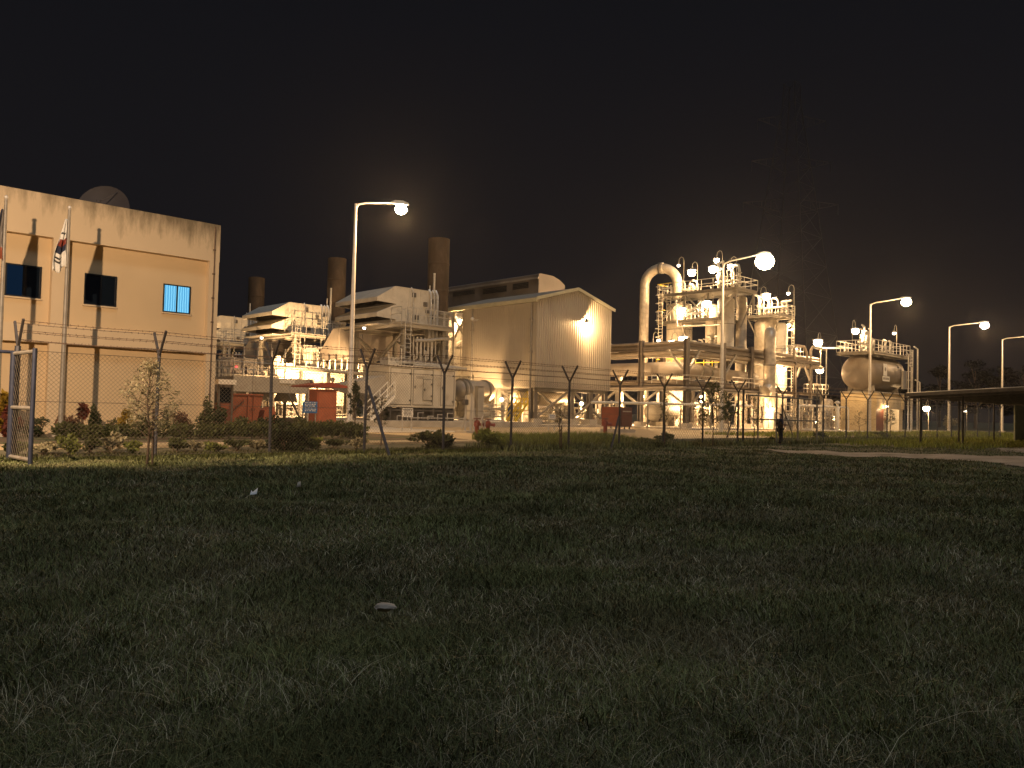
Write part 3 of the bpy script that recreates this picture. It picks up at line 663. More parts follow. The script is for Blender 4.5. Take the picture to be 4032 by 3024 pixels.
sapling(2806, 1765, 1510, 165, 21.2, 'leafy young tree with a drooping crown before the pipe rack', 'leaf_green', 1500, tall=.42, lumps=24)
sapling(2866, 1725, 1580, 52, 26.0, 'round clipped young tree beside the brightest lamp pole', 'leaf_dark', 1100, tall=.5)
sapling(2968, 1745, 1560, 110, 21.5, 'wispy sapling behind the grey gate pipes', 'leaf_green', 260)
sapling(3382, 1720, 1620, 60, 25.0, 'spindly sapling in front of the cream tank base', 'leaf_green', 160)
sapling(3505, 1740, 1612, 50, 23.5, 'small round headed sapling before the doorway of the tank base', 'leaf_dark', 420, tall=.5)
# soil mound
q = W(2206, 1752, z=0); mb = MB().lathe((q.x, q.y, -.03), (0,0,1), [(0, .5), (.1, .34), (.18, .25), (.22, .05)], 14); tag(part('soil_mound', mb, M['bed_soil']), 'small heap of dark soil at the foot of the staked sapling', 'soil mound')
# dark trees far behind on the right
for i, (px, top, w_, d_, lb) in enumerate([(3580, 1470, 170, 150, 'dark tree right of the tank, against the night sky'), (3700, 1440, 200, 165, 'broad dark tree behind the pinkish street lamp'), (3840, 1420, 190, 150, 'tall dark tree between the two right hand lamps'), (3945, 1445, 160, 140, 'dark tree behind the farthest street lamp'), (4030, 1425, 170, 150, 'dark tree at the right edge of the picture'), (3270, 1560, 140, 160, 'low dark tree behind the gap before the tank'), (2470, 1440, 190, 190, 'dark tree seen behind the goose neck pipe')]):
    c = W(px, 1600, d=d_); zt = W(px, top, d=d_).z; wd = w_*d_/FPX
    t = thing('tree', (c.x, c.y, .2), lb, 'tree', 'dark trees behind the plant'); cs = []
    mb = MB().tube([(c.x, c.y, 0), (c.x+.2, c.y, zt*.4), (c.x, c.y, zt*.85)], [.3, .2, .06], 8)
    for k in range(26):
        a = random.uniform(0, 6.28); hq = random.uniform(.28, .97); r_ = wd*.42*math.sin(math.pi*min(.97, hq*.85+.05))*random.uniform(.2, 1); e = (c.x+math.cos(a)*r_, c.y+math.sin(a)*r_, zt*hq); cs.append((e, (wd*.14, wd*.14, zt*.07)))
        if k % 3 == 0: mb.tube([(c.x, c.y, zt*hq*.7), e], [.09, .03], 5)
    part('trunk', mb, M['bark'], t); leaves('crown', cs, 2600, .24, 'leaf_night', t, (c.x, c.y, .2))

# ================================================================== TURBINE UNITS (three in a row, going away to the left)
def stack():
    x, y = 39.76, 50.52; t = thing('exhaust_stack', (x, y, .62), 'nearest exhaust stack, rusty cylinder with a streaked grey foot beside the raised shed', 'exhaust stack', 'exhaust stacks of the turbine units')
    part('upper_shell', MB().lathe((x, y, 9.2), (0,0,1), [(0, .86), (1.7, .86), (1.72, .88), (1.82, .88), (1.84, .86), (3.9, .86), (3.92, .89), (4.0, .89), (4.02, .86), (5.8, .86), (6.0, .87), (6.02, .8), (5.2, .8)], 32), M['stack_rust'], t)
    mb = MB().lathe((x, y, .6), (0,0,1), [(0, 1.5), (2.6, 1.45), (4.4, 1.15), (5.6, .98), (8.3, .96), (8.35, 1.02), (8.58, 1.02), (8.6, .9)], 32)
    part('lower_shell', mb, M['stack_grey'], t)
    mb = MB()
    for k in range(5): mb.box(x-.15+.1*math.sin(k*3), x+.2, y-1.25+.04*k, y-.9, 6.2-k*.7, 6.5-k*.7)
    mb.box(x-2.2, x-1.1, y-1.3, y-.3, 5.0, 6.3); part('damper_box', mb, M['dark_steel'], t)
    mb = MB(); mb.tube([(x-1.1, y-.9, 5), (x-1.1, y-.9, 12.2)], .09, 8); mb.tube([(x-1.35, y-.7, 7), (x-1.35, y-.7, 11.2)], .05, 6); part('vent_pipe', mb, M['galvanised'], t)
    return t
def filter_house():
    va, vb = 49.5, 55.3; t = thing('intake_filter_house', (36.8, va, .62), 'nearest intake filter house with two slanted hoods on a steel platform', 'intake filter house', 'intake filter houses of the turbine units')
    for z, k in ((9.42, .80), (8.25, .60)):
        poly = [(33.3, z), (33.3, z+.30), (34.9, z+.30+1.22*k), (35.3, z+.30+1.22*k), (35.3, z-.08)]
        # shell open underneath: outer skin and dark throat
        mb = MB(); p = poly; n = len(p)
        mb.prism([p[0], p[1], p[2], (p[2][0], p[2][1]-.06), (p[1][0]+.06, p[1][1]-.05), (p[0][0]+.06, p[0][1])], 'y', va+.05, vb)
        mb.prism(p, 'y', va, va+.06); mb.prism(p, 'y', vb+.001, vb+.06)
        h = part('rain_hood', mb, M['cream_paint'], t)
        mb = MB()
        for k_ in range(1, 14): mb.box(34.5, 34.86, va+.06+(vb-va)*k_/14-.02, va+.06+(vb-va)*k_/14+.02, z-.02, z+.7)
        mb.box(34.88, 34.95, va+.07, vb-.01, z-.02, z+.8); part('filter_screen', mb, M['dark_steel'], h)
    mb = MB().box(35.0, 38.9, va+.003, vb, 7.96, 10.62)
    for u in (36.2, 37.3): mb.box(u-.04, u+.04, va-.05, va, 7.96, 10.62)
    mb.box(34.98, 38.92, va-.03, vb+.03, 10.625, 10.70); part('housing', mb, M['cream_paint'], t)
    mb = MB()
    for u, z in ((36.6, 10.2), (37.7, 9.6), (37.9, 9.1), (36.9, 8.5), (38.5, 9.9), (38.6, 8.7)): mb.box(u-.14, u+.14, va-.16, va-.002, z-.17, z+.17)
    part('junction_box', mb, M['dark_steel'], t)
    mb = MB()
    for u, r_ in ((38.15, .1), (38.5, .07), (38.8, .11), (36.45, .04)): mb.tube([(u, va-.18, 7.0), (u, va-.18, 10.4), (u, va+.1, 10.8)], r_, 8)
    part('riser_pipe', mb, M['galvanised'], t)
    mb = MB()
    mb.box(34.4, 39.4, va-1.5, vb+.4, 7.82, 7.90)
    for u in (34.45, 39.35): mb.ibeam((u, va-1.5, 7.66), (u, vb+.4, 7.66), .3)
    for v in (va-1.45, va+2.5, vb+.3): mb.ibeam((34.5, v, 7.64), (39.3, v, 7.64), .26)
    mb.box(33.35, 34.38, va, vb, 7.70, 7.76); part('platform', mb, M['grey_paint'], t)
    mb = MB().rail([(35.0, va-1.45, 7.9), (39.35, va-1.45, 7.9), (39.35, vb+.35, 7.9)], sp=.9); mb.rail([(34.5, va-1.45, 7.9), (34.5, va-.1, 7.9)]); part('handrail', mb, M['galvanised'], t)
    for u in (35.1, 38.9):
        for v in (va-.9, vb-.3): part('leg', MB().ibeam((u, v, .62), (u, v, 7.5), .28), M['steel_grey'], t)
    mb = MB()
    for v in (va-.9, vb-.3):
        mb.beam((35.1, v, 7.3), (37, v, 5.2), .12); mb.beam((38.9, v, 7.3), (37, v, 5.2), .12); mb.beam((35.1, v, 5.1), (38.9, v, 5.1), .14)
        mb.beam((35.1, v, 4.9), (36.4, v, 1.4), .1)
    for u in (35.1, 38.9): mb.beam((u, va-.9, 7.2), (u, va+2, 5.3), .12); mb.beam((u, vb-.3, 7.2), (u, va+2, 5.3), .12); mb.beam((u, va-.9, 5.2), (u, vb-.3, 5.2), .14)
    part('brace', mb, M['steel_grey'], t)
    mb = MB().ladder((34.9, va-1.75, .7), (34.9, va-1.75, 8.9), (1, 0, 0), .5, .035, True); part('ladder', mb, M['galvanised'], t)
    mb = MB()
    for k in range(7): mb.tube([(35.9+.35*k, va-1.1, 6.9), (35.9+.35*k, va-1.1, 5.6-.3*(k % 3)), (36.1+.35*k, va-.2, 5.2-.3*(k % 3))], .05+.02*(k % 3), 6)
    mb.tube([(36.0, va-1.2, 6.6), (37.2, va-1.3, 6.7), (38.4, va-1.3, 6.9), (39.6, va-1.1, 7.0)], .12, 8); part('air_piping', mb, M['galvanised'], t)
    lp = W(1434, 1290, v=50.6); h = part('flood_lamp', MB().lathe(lp+Vector((0,0,.12)), (0,0,-1), [(0, .06), (.06, .16), (.1, .16)], 10), M['dark_steel'], t)
    part('bulb', MB().lathe(lp+Vector((0,0,.02)), (0,0,-1), [(0, .12), (.12, .1), (.16, .02)], 10), M['lamp_small'], h)
    add_light(t, lp+Vector((0, .1, -.28)), 60, WARM, .08); return t
def exhaust_duct():
    t = thing('exhaust_duct', (38.5, 59.5, .62), 'big grey trapezoid exhaust duct between the nearest and middle turbine units', 'exhaust duct', 'exhaust ducts of the turbine units')
    v0, v1 = 55.7, 63.9; mb = MB(); mb.prism([(v0, 5.75), (v1, 5.75), (v1, 6.4), (v1-2.1, 8.35), (v0, 8.35)], 'x', 37.0, 39.9)
    for v in (v0+1.4, v0+3.2, v0+5.0): mb.box(36.94, 36.998, v-.05, v+.05, 5.76, 8.34)
    mb.box(36.9, 39.95, v0-.05, v1+.05, 5.6, 5.748); part('duct', mb, M['duct_paint'], t)
    for v in (v0+.3, v1-.5):
        for u in (37.2, 39.6): part('leg', MB().ibeam((u, v, .62), (u, v, 5.59), .24), M['steel_grey'], t)
    mb = MB().lathe((38.4, 59.6, 5.58), (0,0,-1), [(0, .95), (1.4, .5), (2.9, .45)], 20); part('hopper', mb, M['galvanised'], t)
    mb = MB()
    for k in range(4): u = 36.6-.2*k; v = v0+1+k*1.6; mb.tube([(u, v, 5.5), (u, v, 4.7), (u, v+.5, 4.45), (u, v+.9, 4.7), (u, v+.9, 5.5)], .07, 6)
    part('drain_pipe', mb, M['galvanised'], t); return t
def enclosure():
    u0, u1, v0, v1 = 32.1, 38.1, 46.0, 49.3; t = thing('turbine_enclosure', (35.1, 47.6, .62), 'nearest turbine enclosure, long cream metal cabinet with panel doors', 'turbine enclosure', 'turbine enclosures of the units')
    mb = MB().box(u0, u1, v0, v1, 1.55, 4.4)
    mb.box(u0-.06, u1+.06, v0-.07, v1+.05, 4.402, 4.52)
    for u in (u0+.03, u0+2.0, u0+3.95, u0+4.5, u1-.05): mb.box(u-.045, u+.045, v0-.04, v0-.001, 1.6, 4.38)
    mb.box(u0+.05, u1-.05, v0-.045, v0-.002, 1.58, 1.68); part('body', mb, M['cream_paint'], t)
    for a_, b_, c_, d_ in ((u0+.12, u0+1.9, 1.75, 4.3), (u0+2.1, u0+3.85, 1.75, 4.3), (u0+2.95, u0+3.8, 2.1, 3.6), (u0+4.6, u1-.15, 1.75, 4.3)):
        e = .022; f = MB(); y0 = v0-.028 if a_ != u0+2.95 else v0-.06; y1 = v0-.001 if a_ != u0+2.95 else v0-.03
        f.box(a_+e, b_-e, y0, y1, c_+e, d_-e); d = part('door', f, M['cream_paint'], t)
        g = MB()
        for z in (c_+.3, d_-.35): g.box(b_-.16, b_-.04, y0-.06, y0-.001, z-.06, z+.06)
        g.box(a_+.1, a_+.16, y0-.06, y0-.001, (c_+d_)/2-.1, (c_+d_)/2+.1); part('handle', g, M['dark_steel'], d)
        s = MB()
        for x_ in (a_, b_): s.box(x_-.012, x_+.012, y0-.004, y0+.012, c_, d_)
        for z_ in (c_, d_): s.box(a_, b_, y0-.004, y0+.012, z_-.012, z_+.012)
        part('door_seal', s, M['black_paint'], d)
    part('nameplate', MB().box(u0+2.35, u0+2.95, v0-.05, v0-.03, 3.62, 3.82), M['grey_paint'], t)
    mb = MB().box(u0, u1, v0+.4, v1-.2, .62, 1.5)
    for u in np.arange(u0+.2, u1, .95): mb.box(u-.06, u+.06, v0, v0+.38, .62, 1.54)
    mb.box(u0, u1, v0+.02, v0+.1, 1.3, 1.42); part('skid_base', mb, M['dark_steel'], t)
    mb = MB()
    for k in range(6): mb.tube([(u0+.6+k*.9, v0-.25, .66), (u0+.6+k*.9, v0-.25, .95+.12*(k % 3)), (u0+1.1+k*.9, v0-.25, .95+.12*(k % 3))], .035+.01*(k % 2), 6)
    mb.tube([(u0+1.6, v0-.35, .82), (u1+1.0, v0-.35, .82)], .04, 6); part('drain_pipe', mb, M['galvanised'], t)
    mb = MB().prism([(28.9, 3.0), (30.5, 3.35), (32.08, 3.75), (32.08, 1.6), (31.3, 2.3), (29.6, 2.55), (28.9, 2.9)], 'y', v0+.4, v1-.6); part('inlet_duct', mb, M['grey_paint'], t)
    mb = MB().box(u0+.5, u0+1.5, v0+.9, v0+1.9, 4.522, 5.1); mb.tube([(u0+1.2, v0+1, 4.8), (u0+3, v0+1, 4.85), (u1+1, v0+.6, 4.62)], .13, 10); mb.tube([(u0+2.5, v0+.5, 4.65), (u1+1.3, v0+.3, 4.6)], .08, 8)
    for k in range(5): mb.tube([(u0+.4+1.1*k, v0+.7, 4.5), (u0+.4+1.1*k, v0+.7, 5.4+.3*(k % 2)), (u0+.7+1.1*k, v0+1.2, 5.5+.3*(k % 2))], .05, 6)
    part('roof_pipe', mb, M['galvanised'], t)
    return t
st_ = stack(); fh = filter_house(); ed = exhaust_duct(); en = enclosure()
dup(st_, (0, 15.5, .3), 'middle exhaust stack, rusty cylinder behind the tall street lamp'); dup(st_, (0, 32.1, .2), 'farthest exhaust stack, rusty cylinder nearest the office building')
dup(fh, (-.5, 15.5, 0), 'middle intake filter house with two slanted hoods, left of the tall street lamp'); dup(fh, (.2, 31.5, 0), 'farthest intake filter house, half hidden by the office corner')
dup(ed, (-.3, 15.5, 0), 'farther grey trapezoid exhaust duct, next to the office corner')
dup(en, (0, 15.5, 0), 'middle turbine enclosure, brightly floodlit behind the fin fan cooler')
# brightly lit heat exchanger column between unit 1 and unit 2
q = W(1218, 1500, v=64.0)
t = thing('exchanger_casing', (q.x, 64, .62), 'tall floodlit cream casing under the middle intake filter house', 'equipment casing')
mb = MB().box(q.x-.55, q.x+.75, 64, 66, .62, 6.9)
for z in (2.4, 4.1, 5.6): mb.box(q.x-.62, q.x+.82, 63.93, 66.05, z, z+.12)
part('body', mb, M['cream_paint'], t)
mb = MB()
for k in range(4): mb.tube([(q.x+.95+.22*k, 63.8, 1), (q.x+.95+.22*k, 63.8, 6.2-.3*k), (q.x+.4, 63.8, 6.6-.3*k)], .06, 6)
part('riser_pipe', mb, M['galvanised'], t)
# cream service block left of the casing
q = W(1120, 1500, v=63)
t = thing('service_block', (q.x, 63, .62), 'cluttered cream steel block of pipes under the middle filter house', 'equipment block')
mb = MB()
for k in range(5): mb.box(q.x-1.2+.5*k, q.x-.85+.5*k, 63+.1*k, 64.2, 1.2+.3*(k % 2), 4.2+.5*((k*7) % 4))
part('body', mb, M['cream_paint'], t); mb = MB()
for k in range(8): mb.tube([(q.x-1.3+.35*k, 62.7, .7), (q.x-1.3+.35*k, 62.7, 3+.4*((k*5) % 4)), (q.x-1.3+.35*k+.3, 62.9, 3.2+.4*((k*5) % 4))], .06, 6)
part('pipe', mb, M['galvanised'], t)
# floodlights lighting the middle unit
def flood(loc, aim, P, label, col=WARM, spot=125, pole0=None, glow='lamp_small', r=.2):
    loc = Vector(loc); aim = Vector(aim); d = (aim-loc).normalized(); t = thing('flood_light', (loc.x, loc.y, loc.z if pole0 is None else pole0), label, 'floodlight')
    h = part('housing', MB().lathe(loc-d*.16, d, [(0, .08), (.03, r*.7), (.12, r), (.15, r)], 12), M['dark_steel'], t)
    part('lens', MB().lathe(loc-d*.009, d, [(0, r*.92), (.03, r*.9), (.04, r*.7)], 12), M[glow], t)
    if pole0 is not None: part('pole', MB().tube([(loc.x, loc.y, pole0), (loc.x, loc.y, loc.z-.1)], .05, 8), M['galvanised'], t)
    add_light(t, loc+d*.12, P, col, .1, spot, loc+d*3); return t
flood((33.4, 55.6, 3.6), (34.6, 61.5, 2.0), 13000, 'small floodlight on a mast shining on the middle turbine enclosure', pole0=.62)
flood((30.6, 59.6, 3.8), (31.2, 64, 4.2), 12000, 'small floodlight on a mast before the tall cream casing', pole0=.62, spot=105)
flood((29.2, 51.5, 3.2), (29.6, 56, 1.2), 2600, 'small floodlight low beside the cooler legs', pole0=.3)
# header pipe on supports
t = thing('header_pipe', (31, 53, .62), 'long bright horizontal pipe between the cooler and the nearest turbine unit', 'pipe'); a = W(1186, 1451, v=54.6); b = W(1400, 1470, v=53.0)
part('pipe', MB().tube([a-Vector((2.5,-.3,0)), a, b, b+Vector((2.5,-.3,-.05))], .14, 10), M['insulation'], t)
for f in (0, .5, 1): c = a.lerp(b, f); part('support', MB().ibeam((c.x, c.y, .62), (c.x, c.y, c.z-.15), .2), M['steel_grey'], t)
# fin fan cooler
def cooler():
    a = W(919, 1493, v=48); b = W(1218, 1503, v=48); zt, zb = 3.25, 2.3; u0, u1 = a.x, b.x; v0, v1 = 48, 51.2
    t = thing('fin_fan_cooler', ((u0+u1)/2, 49.5, .21), 'long grey air cooler on braced legs behind the orange skip', 'air cooler')
    mb = MB().box(u0, u1, v0, v1, zb, zt)
    for u in np.linspace(u0+.05, u1-.05, 5): mb.box(u-.06, u+.06, v0-.05, v0-.001, zb, zt+.05)
    part('header_box', mb, M['grey_paint'], t)
    for k in range(3): c = u0+(u1-u0)*(k+.5)/3; part('fan_ring', MB().lathe((c, 49.5, zb-.003), (0,0,-1), [(0, .62), (.35, .75), (.55, .78), (.56, .7), (.1, .55)], 20), M['galvanised'], t)
    for u in (u0+.1, (u0+u1)/2, u1-.1):
        for v in (v0+.1, v1-.1): part('leg', MB().ibeam((u, v, .21), (u, v, zb-.002), .16), M['steel_grey'], t)
    mb = MB(); mb.beam((u0+1.1, v0+.05, zb), (u0+2.5, v0+.05, .3), .1); mb.beam((u1-1.5, v0+.05, zb), (u1-.4, v0+.05, .3), .1); mb.beam((u1-2.8, v0+.05, .3), (u1-2.6, v0+.05, zb), .1); part('brace', mb, M['dark_steel'], t)
    part('handrail', MB().rail([(u0, v0, zt), (u0, v1, zt)], sp=.5).rail([(u0, v1, zt), (u1-1, v1, zt)]), M['galvanised'], t)
    part('label_plate', MB().box(u0+3.1, u0+4.2, v0-.06, v0-.002, zt-.32, zt-.06), M['white_paint'], t); return t
cooler()
# dark machinery floor behind the cooler, with the red pilot light
a = W(870, 1470, v=57); b = W(1100, 1470, v=57)
t = thing('machinery_block', ((a.x+b.x)/2, 57, .21), 'dark machinery block with a red pilot light behind the air cooler', 'machinery block')
mb = MB().box(a.x, b.x-1.1, 57.5, 60, .62, 5.0)
for k in range(5): mb.box(a.x+.3+k*.9, a.x+.8+k*.9, 57.2, 57.49, 1, 4.4-.4*(k % 2))
part('body', mb, M['dark_cladding'], t); part('walkway', MB().box(a.x-.5, b.x, 56.0, 57.1, 3.6, 3.7).rail([(a.x-.5, 56.02, 3.7), (b.x, 56.02, 3.7)], sp=.7), M['steel_grey'], t)
q = W(931, 1443, v=57.1); part('pilot_light', MB().lathe(q, (0,-1,0), [(0, .09), (.06, .08), (.08, .02)], 10), M['led_red'], t)
for k in range(5): part('post', MB().tube([(a.x+.2+k*1.1, 56.1, .6), (a.x+.2+k*1.1, 56.1, 5.8)], .06, 6), M['galvanised'], t)

# ---------- yard furniture on the left
def skip():
    v = 40.5; a = W(907, 1556, v=v); b = W(1034, 1566, v=v); t = thing('orange_skip', ((a.x+b.x)/2, v, .21), 'orange painted metal skip with hand painted black marks and a sloping right end', 'skip')
    z1 = a.z; u0, u1 = a.x, b.x
    mb = MB().prism([(u0, .3), (u1-.35, .3), (u1, z1-.15), (u1, z1), (u0, z1+.02)], 'y', v, v+1.6)
    for u in (u0+.02, u0+1.0, u1-.5): mb.box(u-.04, u+.04, v-.05, v-.001, .32, z1-.02)
    mb.box(u0-.03, u1+.02, v-.06, v+1.66, z1+.022, z1+.1); part('body', mb, M['orange_paint'], t)
    mb = MB(); rs = random.Random(3)     # brush marks climbing to the right, and a small mark beside them
    for k in range(7):
        x = u0+.18+k*.085; z = z1-.85+k*.075; mb.beam((x, v-.055, z), (x+.03+rs.uniform(-.03, .03), v-.055, z+.16), .022); mb.beam((x, v-.057, z+.06+.04*(k % 3)), (x+.06, v-.057, z+.08+.03*(k % 2)), .02)
    for k in range(3): mb.beam((u0+1.15+k*.09, v-.055, z1-.8), (u0+1.18+k*.09, v-.055, z1-.66), .022)
    part('painted_marks', mb, M['black_paint'], t)
    for u in (u0+.3, u1-.7): part('foot', MB().box(u-.1, u+.1, v+.1, v+1.5, .2, .299), M['dark_steel'], t)
    mb = MB().prism([(u1+.1, .25), (u1+.95, .25), (u1+.85, z1-.55), (u1+.25, z1-.75)], 'y', v+.2, v+1.2); tag(part('orange_hopper', mb, M['orange_paint']), 'small slanted orange bin right of the orange skip', 'bin')
skip()
def booth():
    v = 39.6; a = W(862, 1500, v=v); b = W(919, 1500, v=v); u0, u1 = a.x, b.x; zt = W(862, 1493, v=v).z
    t = thing('guard_booth', ((u0+u1)/2, v, .21), 'narrow booth with cream flat roof, dark glass and dark red lower panel', 'booth')
    part('roof', MB().box(u0-.08, u1+.1, v-.15, v+1.3, zt-.25, zt), M['white_paint'], t)
    part('panel', MB().box(u0+.08, u1-.08, v, v+1.1, .21, 1.55), M['dark_red_paint'], t)
    part('notice', MB().box(u0+.14, u1-.2, v-.03, v-.001, 1.25, 1.5), M['orange_paint'], t)
    mb = MB()
    for u in (u0+.03, u1-.03):
        for y in (v+.03, v+1.08): mb.box(u-.045, u+.045, y-.04, y+.04, .2, zt-.252)
    part('frame', mb, M['dark_steel'], t); part('window_pane', MB().box(u0+.09, u1-.09, v+.05, v+.08, 1.56, zt-.4), M['glass_dark'], t)
booth()
def red_cabinet():
    v = 40.0; a = W(1248, 1600, v=v); b = W(1325, 1600, v=v); u0, u1 = a.x, b.x; zt = W(1290, 1537, v=v).z; zb = .45
    t = thing('red_cabinet', ((u0+u1)/2, v, .21), 'tall orange red fire cabinet standing under a thin red canopy', 'cabinet')
    part('body', MB().box(u0, u1, v, v+.9, zb, zt).box(u0-.04, u1+.04, v-.04, v+.94, zt+.002, zt+.05), M['orange_paint'], t)
    part('door', MB().box(u0+.08, u1-.08, v-.03, v-.002, zb+.1, zt-.1), M['orange_paint'], t)
    for u in (u0+.08, u1-.08): part('leg', MB().box(u-.05, u+.05, v+.1, v+.2, .2, zb-.002), M['dark_steel'], t)
    c = W(1218, 1517, v=v+.3); d = W(1362, 1520, v=v+.3); zc = c.z
    t2 = thing('red_canopy', ((u0+u1)/2, v+1.1, .21), 'thin red canopy roof on posts above the tall orange red cabinet', 'canopy')
    part('roof', MB().prism([(c.x, zc), ((c.x+d.x)/2, zc+.2), (d.x, zc), (d.x, zc-.08), (c.x, zc-.08)], 'y', v-.2, v+2.4), M['red_paint'], t2)
    for u in (u0+.1, (u0+u1)/2, u1-.05): part('post', MB().box(u-.03, u+.03, v+1.1, v+1.16, .2, zc-.082), M['white_paint'], t2)
red_cabinet()
def sign(px0, px1, py0, py1, v, pm, m, nm, label, lines, zleg=.2, lm='white_paint', leg='steel_grey'):
    a = W(px0, py0, v=v); b = W(px1, py1, v=v); t = thing(nm, ((a.x+b.x)/2, v, zleg), label, 'sign')
    part('board', MB().box(a.x, b.x, v, v+.05, b.z, a.z), M[m], t); rs = random.Random(int(px0)); h = (a.z-b.z)/(lines+1.2); mb = MB()
    for k in range(lines):
        x = a.x+.1; z = a.z-h*(k+.75)
        while x < b.x-.12:      # faint rows of lettering too small to read in the photograph
            ww = rs.uniform(.06, .2); mb.box(x, min(x+ww, b.x-.08), v-.012, v-.002, z-h*.22, z+h*.18); x += ww+.05
    part('lettering', mb, M[lm], t)
    for u in (a.x+.05, b.x-.05): part('post', MB().tube([(u, v+.08, zleg), (u, v+.08, a.z-.05)], .035, 8), M[leg], t)
sign(1194, 1249, 1580, 1627, 36.5, 0, 'blue_paint', 'blue_notice_board', 'blue notice board with rows of small white lettering before the red cabinet', 6)
sign(1586, 1626, 1607, 1642, 36.0, 0, 'white_paint', 'white_notice_board', 'white notice board on two posts in front of the nearest turbine enclosure', 5, lm='dark_steel', leg='galvanised')
sign(2162, 2188, 1631, 1651, 37.0, 0, 'white_paint', 'white_sign', 'small white sign on thin posts in front of the shed column', 2, lm='blue_paint', leg='galvanised')
# stair beside enclosure
def stairs(x, y, z0, z1, L, label, m='white_paint', w_=.8, ax=-1, nm='stair'):
    t = thing(nm, (x, y, z0), label, 'stair'); n = int((z1-z0)/.2); mb = MB()
    for k in range(n): mb.box(x+ax*L*(1-k/n)-.14, x+ax*L*(1-k/n)+.14, y, y+w_, z0+(z1-z0)*(k+.6)/n, z0+(z1-z0)*(k+.6)/n+.04)
    part('tread', mb, M[m], t)
    for yy in (y-.03, y+w_+.03):
        part('stringer', MB().beam((x+ax*L, yy, z0), (x, yy, z1), .05, .2), M[m], t)
        a = Vector((x+ax*L, yy, z0)); b = Vector((x, yy, z1)); r_ = MB()
        for k in range(4): c = a.lerp(b, k/3); r_.tube([c, c+Vector((0,0,1))], .03, 6)
        for h in (.5, 1): r_.tube([a+Vector((0,0,h)), b+Vector((0,0,h))], .03, 6)
        part('handrail', r_, M[m], t)
stairs(31.9, 45.0, .62, 2.3, 1.9, 'bright steel stair climbing to the left end of the nearest turbine enclosure')
# concrete pad pipe stand, cable riser and hydrants
q = W(1858, 1700, v=33.5); t = thing('pipe_stand', (q.x, q.y, .2), 'white pipe stand bolted to a square concrete pad beside the hydrants', 'pipe stand'); x, y = q.x, q.y
part('pad', MB().box(x-.8, x+.35, y-.5, y+.5, .15, .34), M['concrete'], t)
part('frame', MB().tube([(x-.5, y, .34), (x-.5, y, 2.3)], .05, 8).tube([(x-.1, y, .34), (x-.1, y, 2.4)], .06, 8).tube([(x+.15, y, .34), (x+.15, y, 1.6)], .05, 8).beam((x-.75, y, .45), (x-.5, y, 1.2), .05).beam((x+.3, y-.1, .45), (x+.15, y, 1.2), .05), M['galvanised'], t)
part('valve_box', MB().box(x-.66, x-.4, y-.12, y+.1, 1.75, 2.05), M['dark_steel'], t)
q = W(1892, 1600, v=38); x, y = q.x, q.y; zt = W(1892, 1524, v=38).z
t = thing('cable_riser', (x, y, .2), 'upright grey cable riser trunk hanging in front of the shed corner pole', 'cable riser')
part('trunk', MB().box(x-.25, x+.2, y, y+.3, .5, zt).box(x-.28, x+.23, y-.03, y+.33, zt+.002, zt+.06), M['steel_grey'], t)
mb = MB()
for k in range(5): mb.tube([(x-.22+.1*k, y-.06, .25), (x-.22+.1*k, y-.06, zt-.05)], .03, 6)
part('conduit', mb, M['galvanised'], t)
q2 = W(1862, 1600, v=38); part('junction_cabinet', MB().box(q2.x-.25, q2.x+.1, y, y+.3, .9, W(1862, 1556, v=38).z), M['cream_paint'], t); part('foot', MB().box(x-.1, x+.1, y+.05, y+.25, .2, .498), M['dark_steel'], t)
def hydrant(px, py, pyt, d, label):
    c = W(px, py, d=d); x, y = c.x, c.y; zt = W(px, pyt, d=d).z
    t = thing('fire_hydrant', (x, y, .2), label, 'hydrant', 'red fire hydrants')
    part('barrel', MB().lathe((x, y, .15), (0,0,1), [(0, .2), (.06, .2), (.07, .11), (zt-.5, .11), (zt-.45, .15), (zt-.28, .15), (zt-.2, .06)], 14), M['red_paint'], t)
    for s in (-1, 1): part('outlet', MB().lathe((x, y, zt-.25), (s*.8, -.6, -.1), [(.08, .07), (.28, .07), (.29, .1), (.36, .1)], 12), M['red_paint'], t)
    part('hand_wheel', MB().wheel((x, y, zt+.02), (0,0,1), .16).cyl(x, y, zt-.1, zt+.02, .025, 6), M['dark_red_paint'], t)
hydrant(1877, 1716, 1650, 40, 'red fire hydrant left of the pair near the dense shrub'); hydrant(1921, 1710, 1652, 42, 'red fire hydrant beside the cable riser'); hydrant(2383, 1702, 1650, 45, 'red fire hydrant left of the two tone red cabinet')
q = W(1903, 1663, d=40); t = thing('fire_hose_reel', (q.x, q.y, .2), 'pale fire hose coiled between two red hydrants', 'hose reel')
part('hose', MB().wheel((q.x, q.y, q.z), (.5, -.8, 0), .3, .03, 20).wheel((q.x, q.y, q.z), (.5, -.8, 0), .24, .03, 20), M['stone'], t); part('stand', MB().tube([(q.x, q.y+.06, .2), (q.x, q.y+.06, q.z)], .03, 8), M['dark_red_paint'], t)
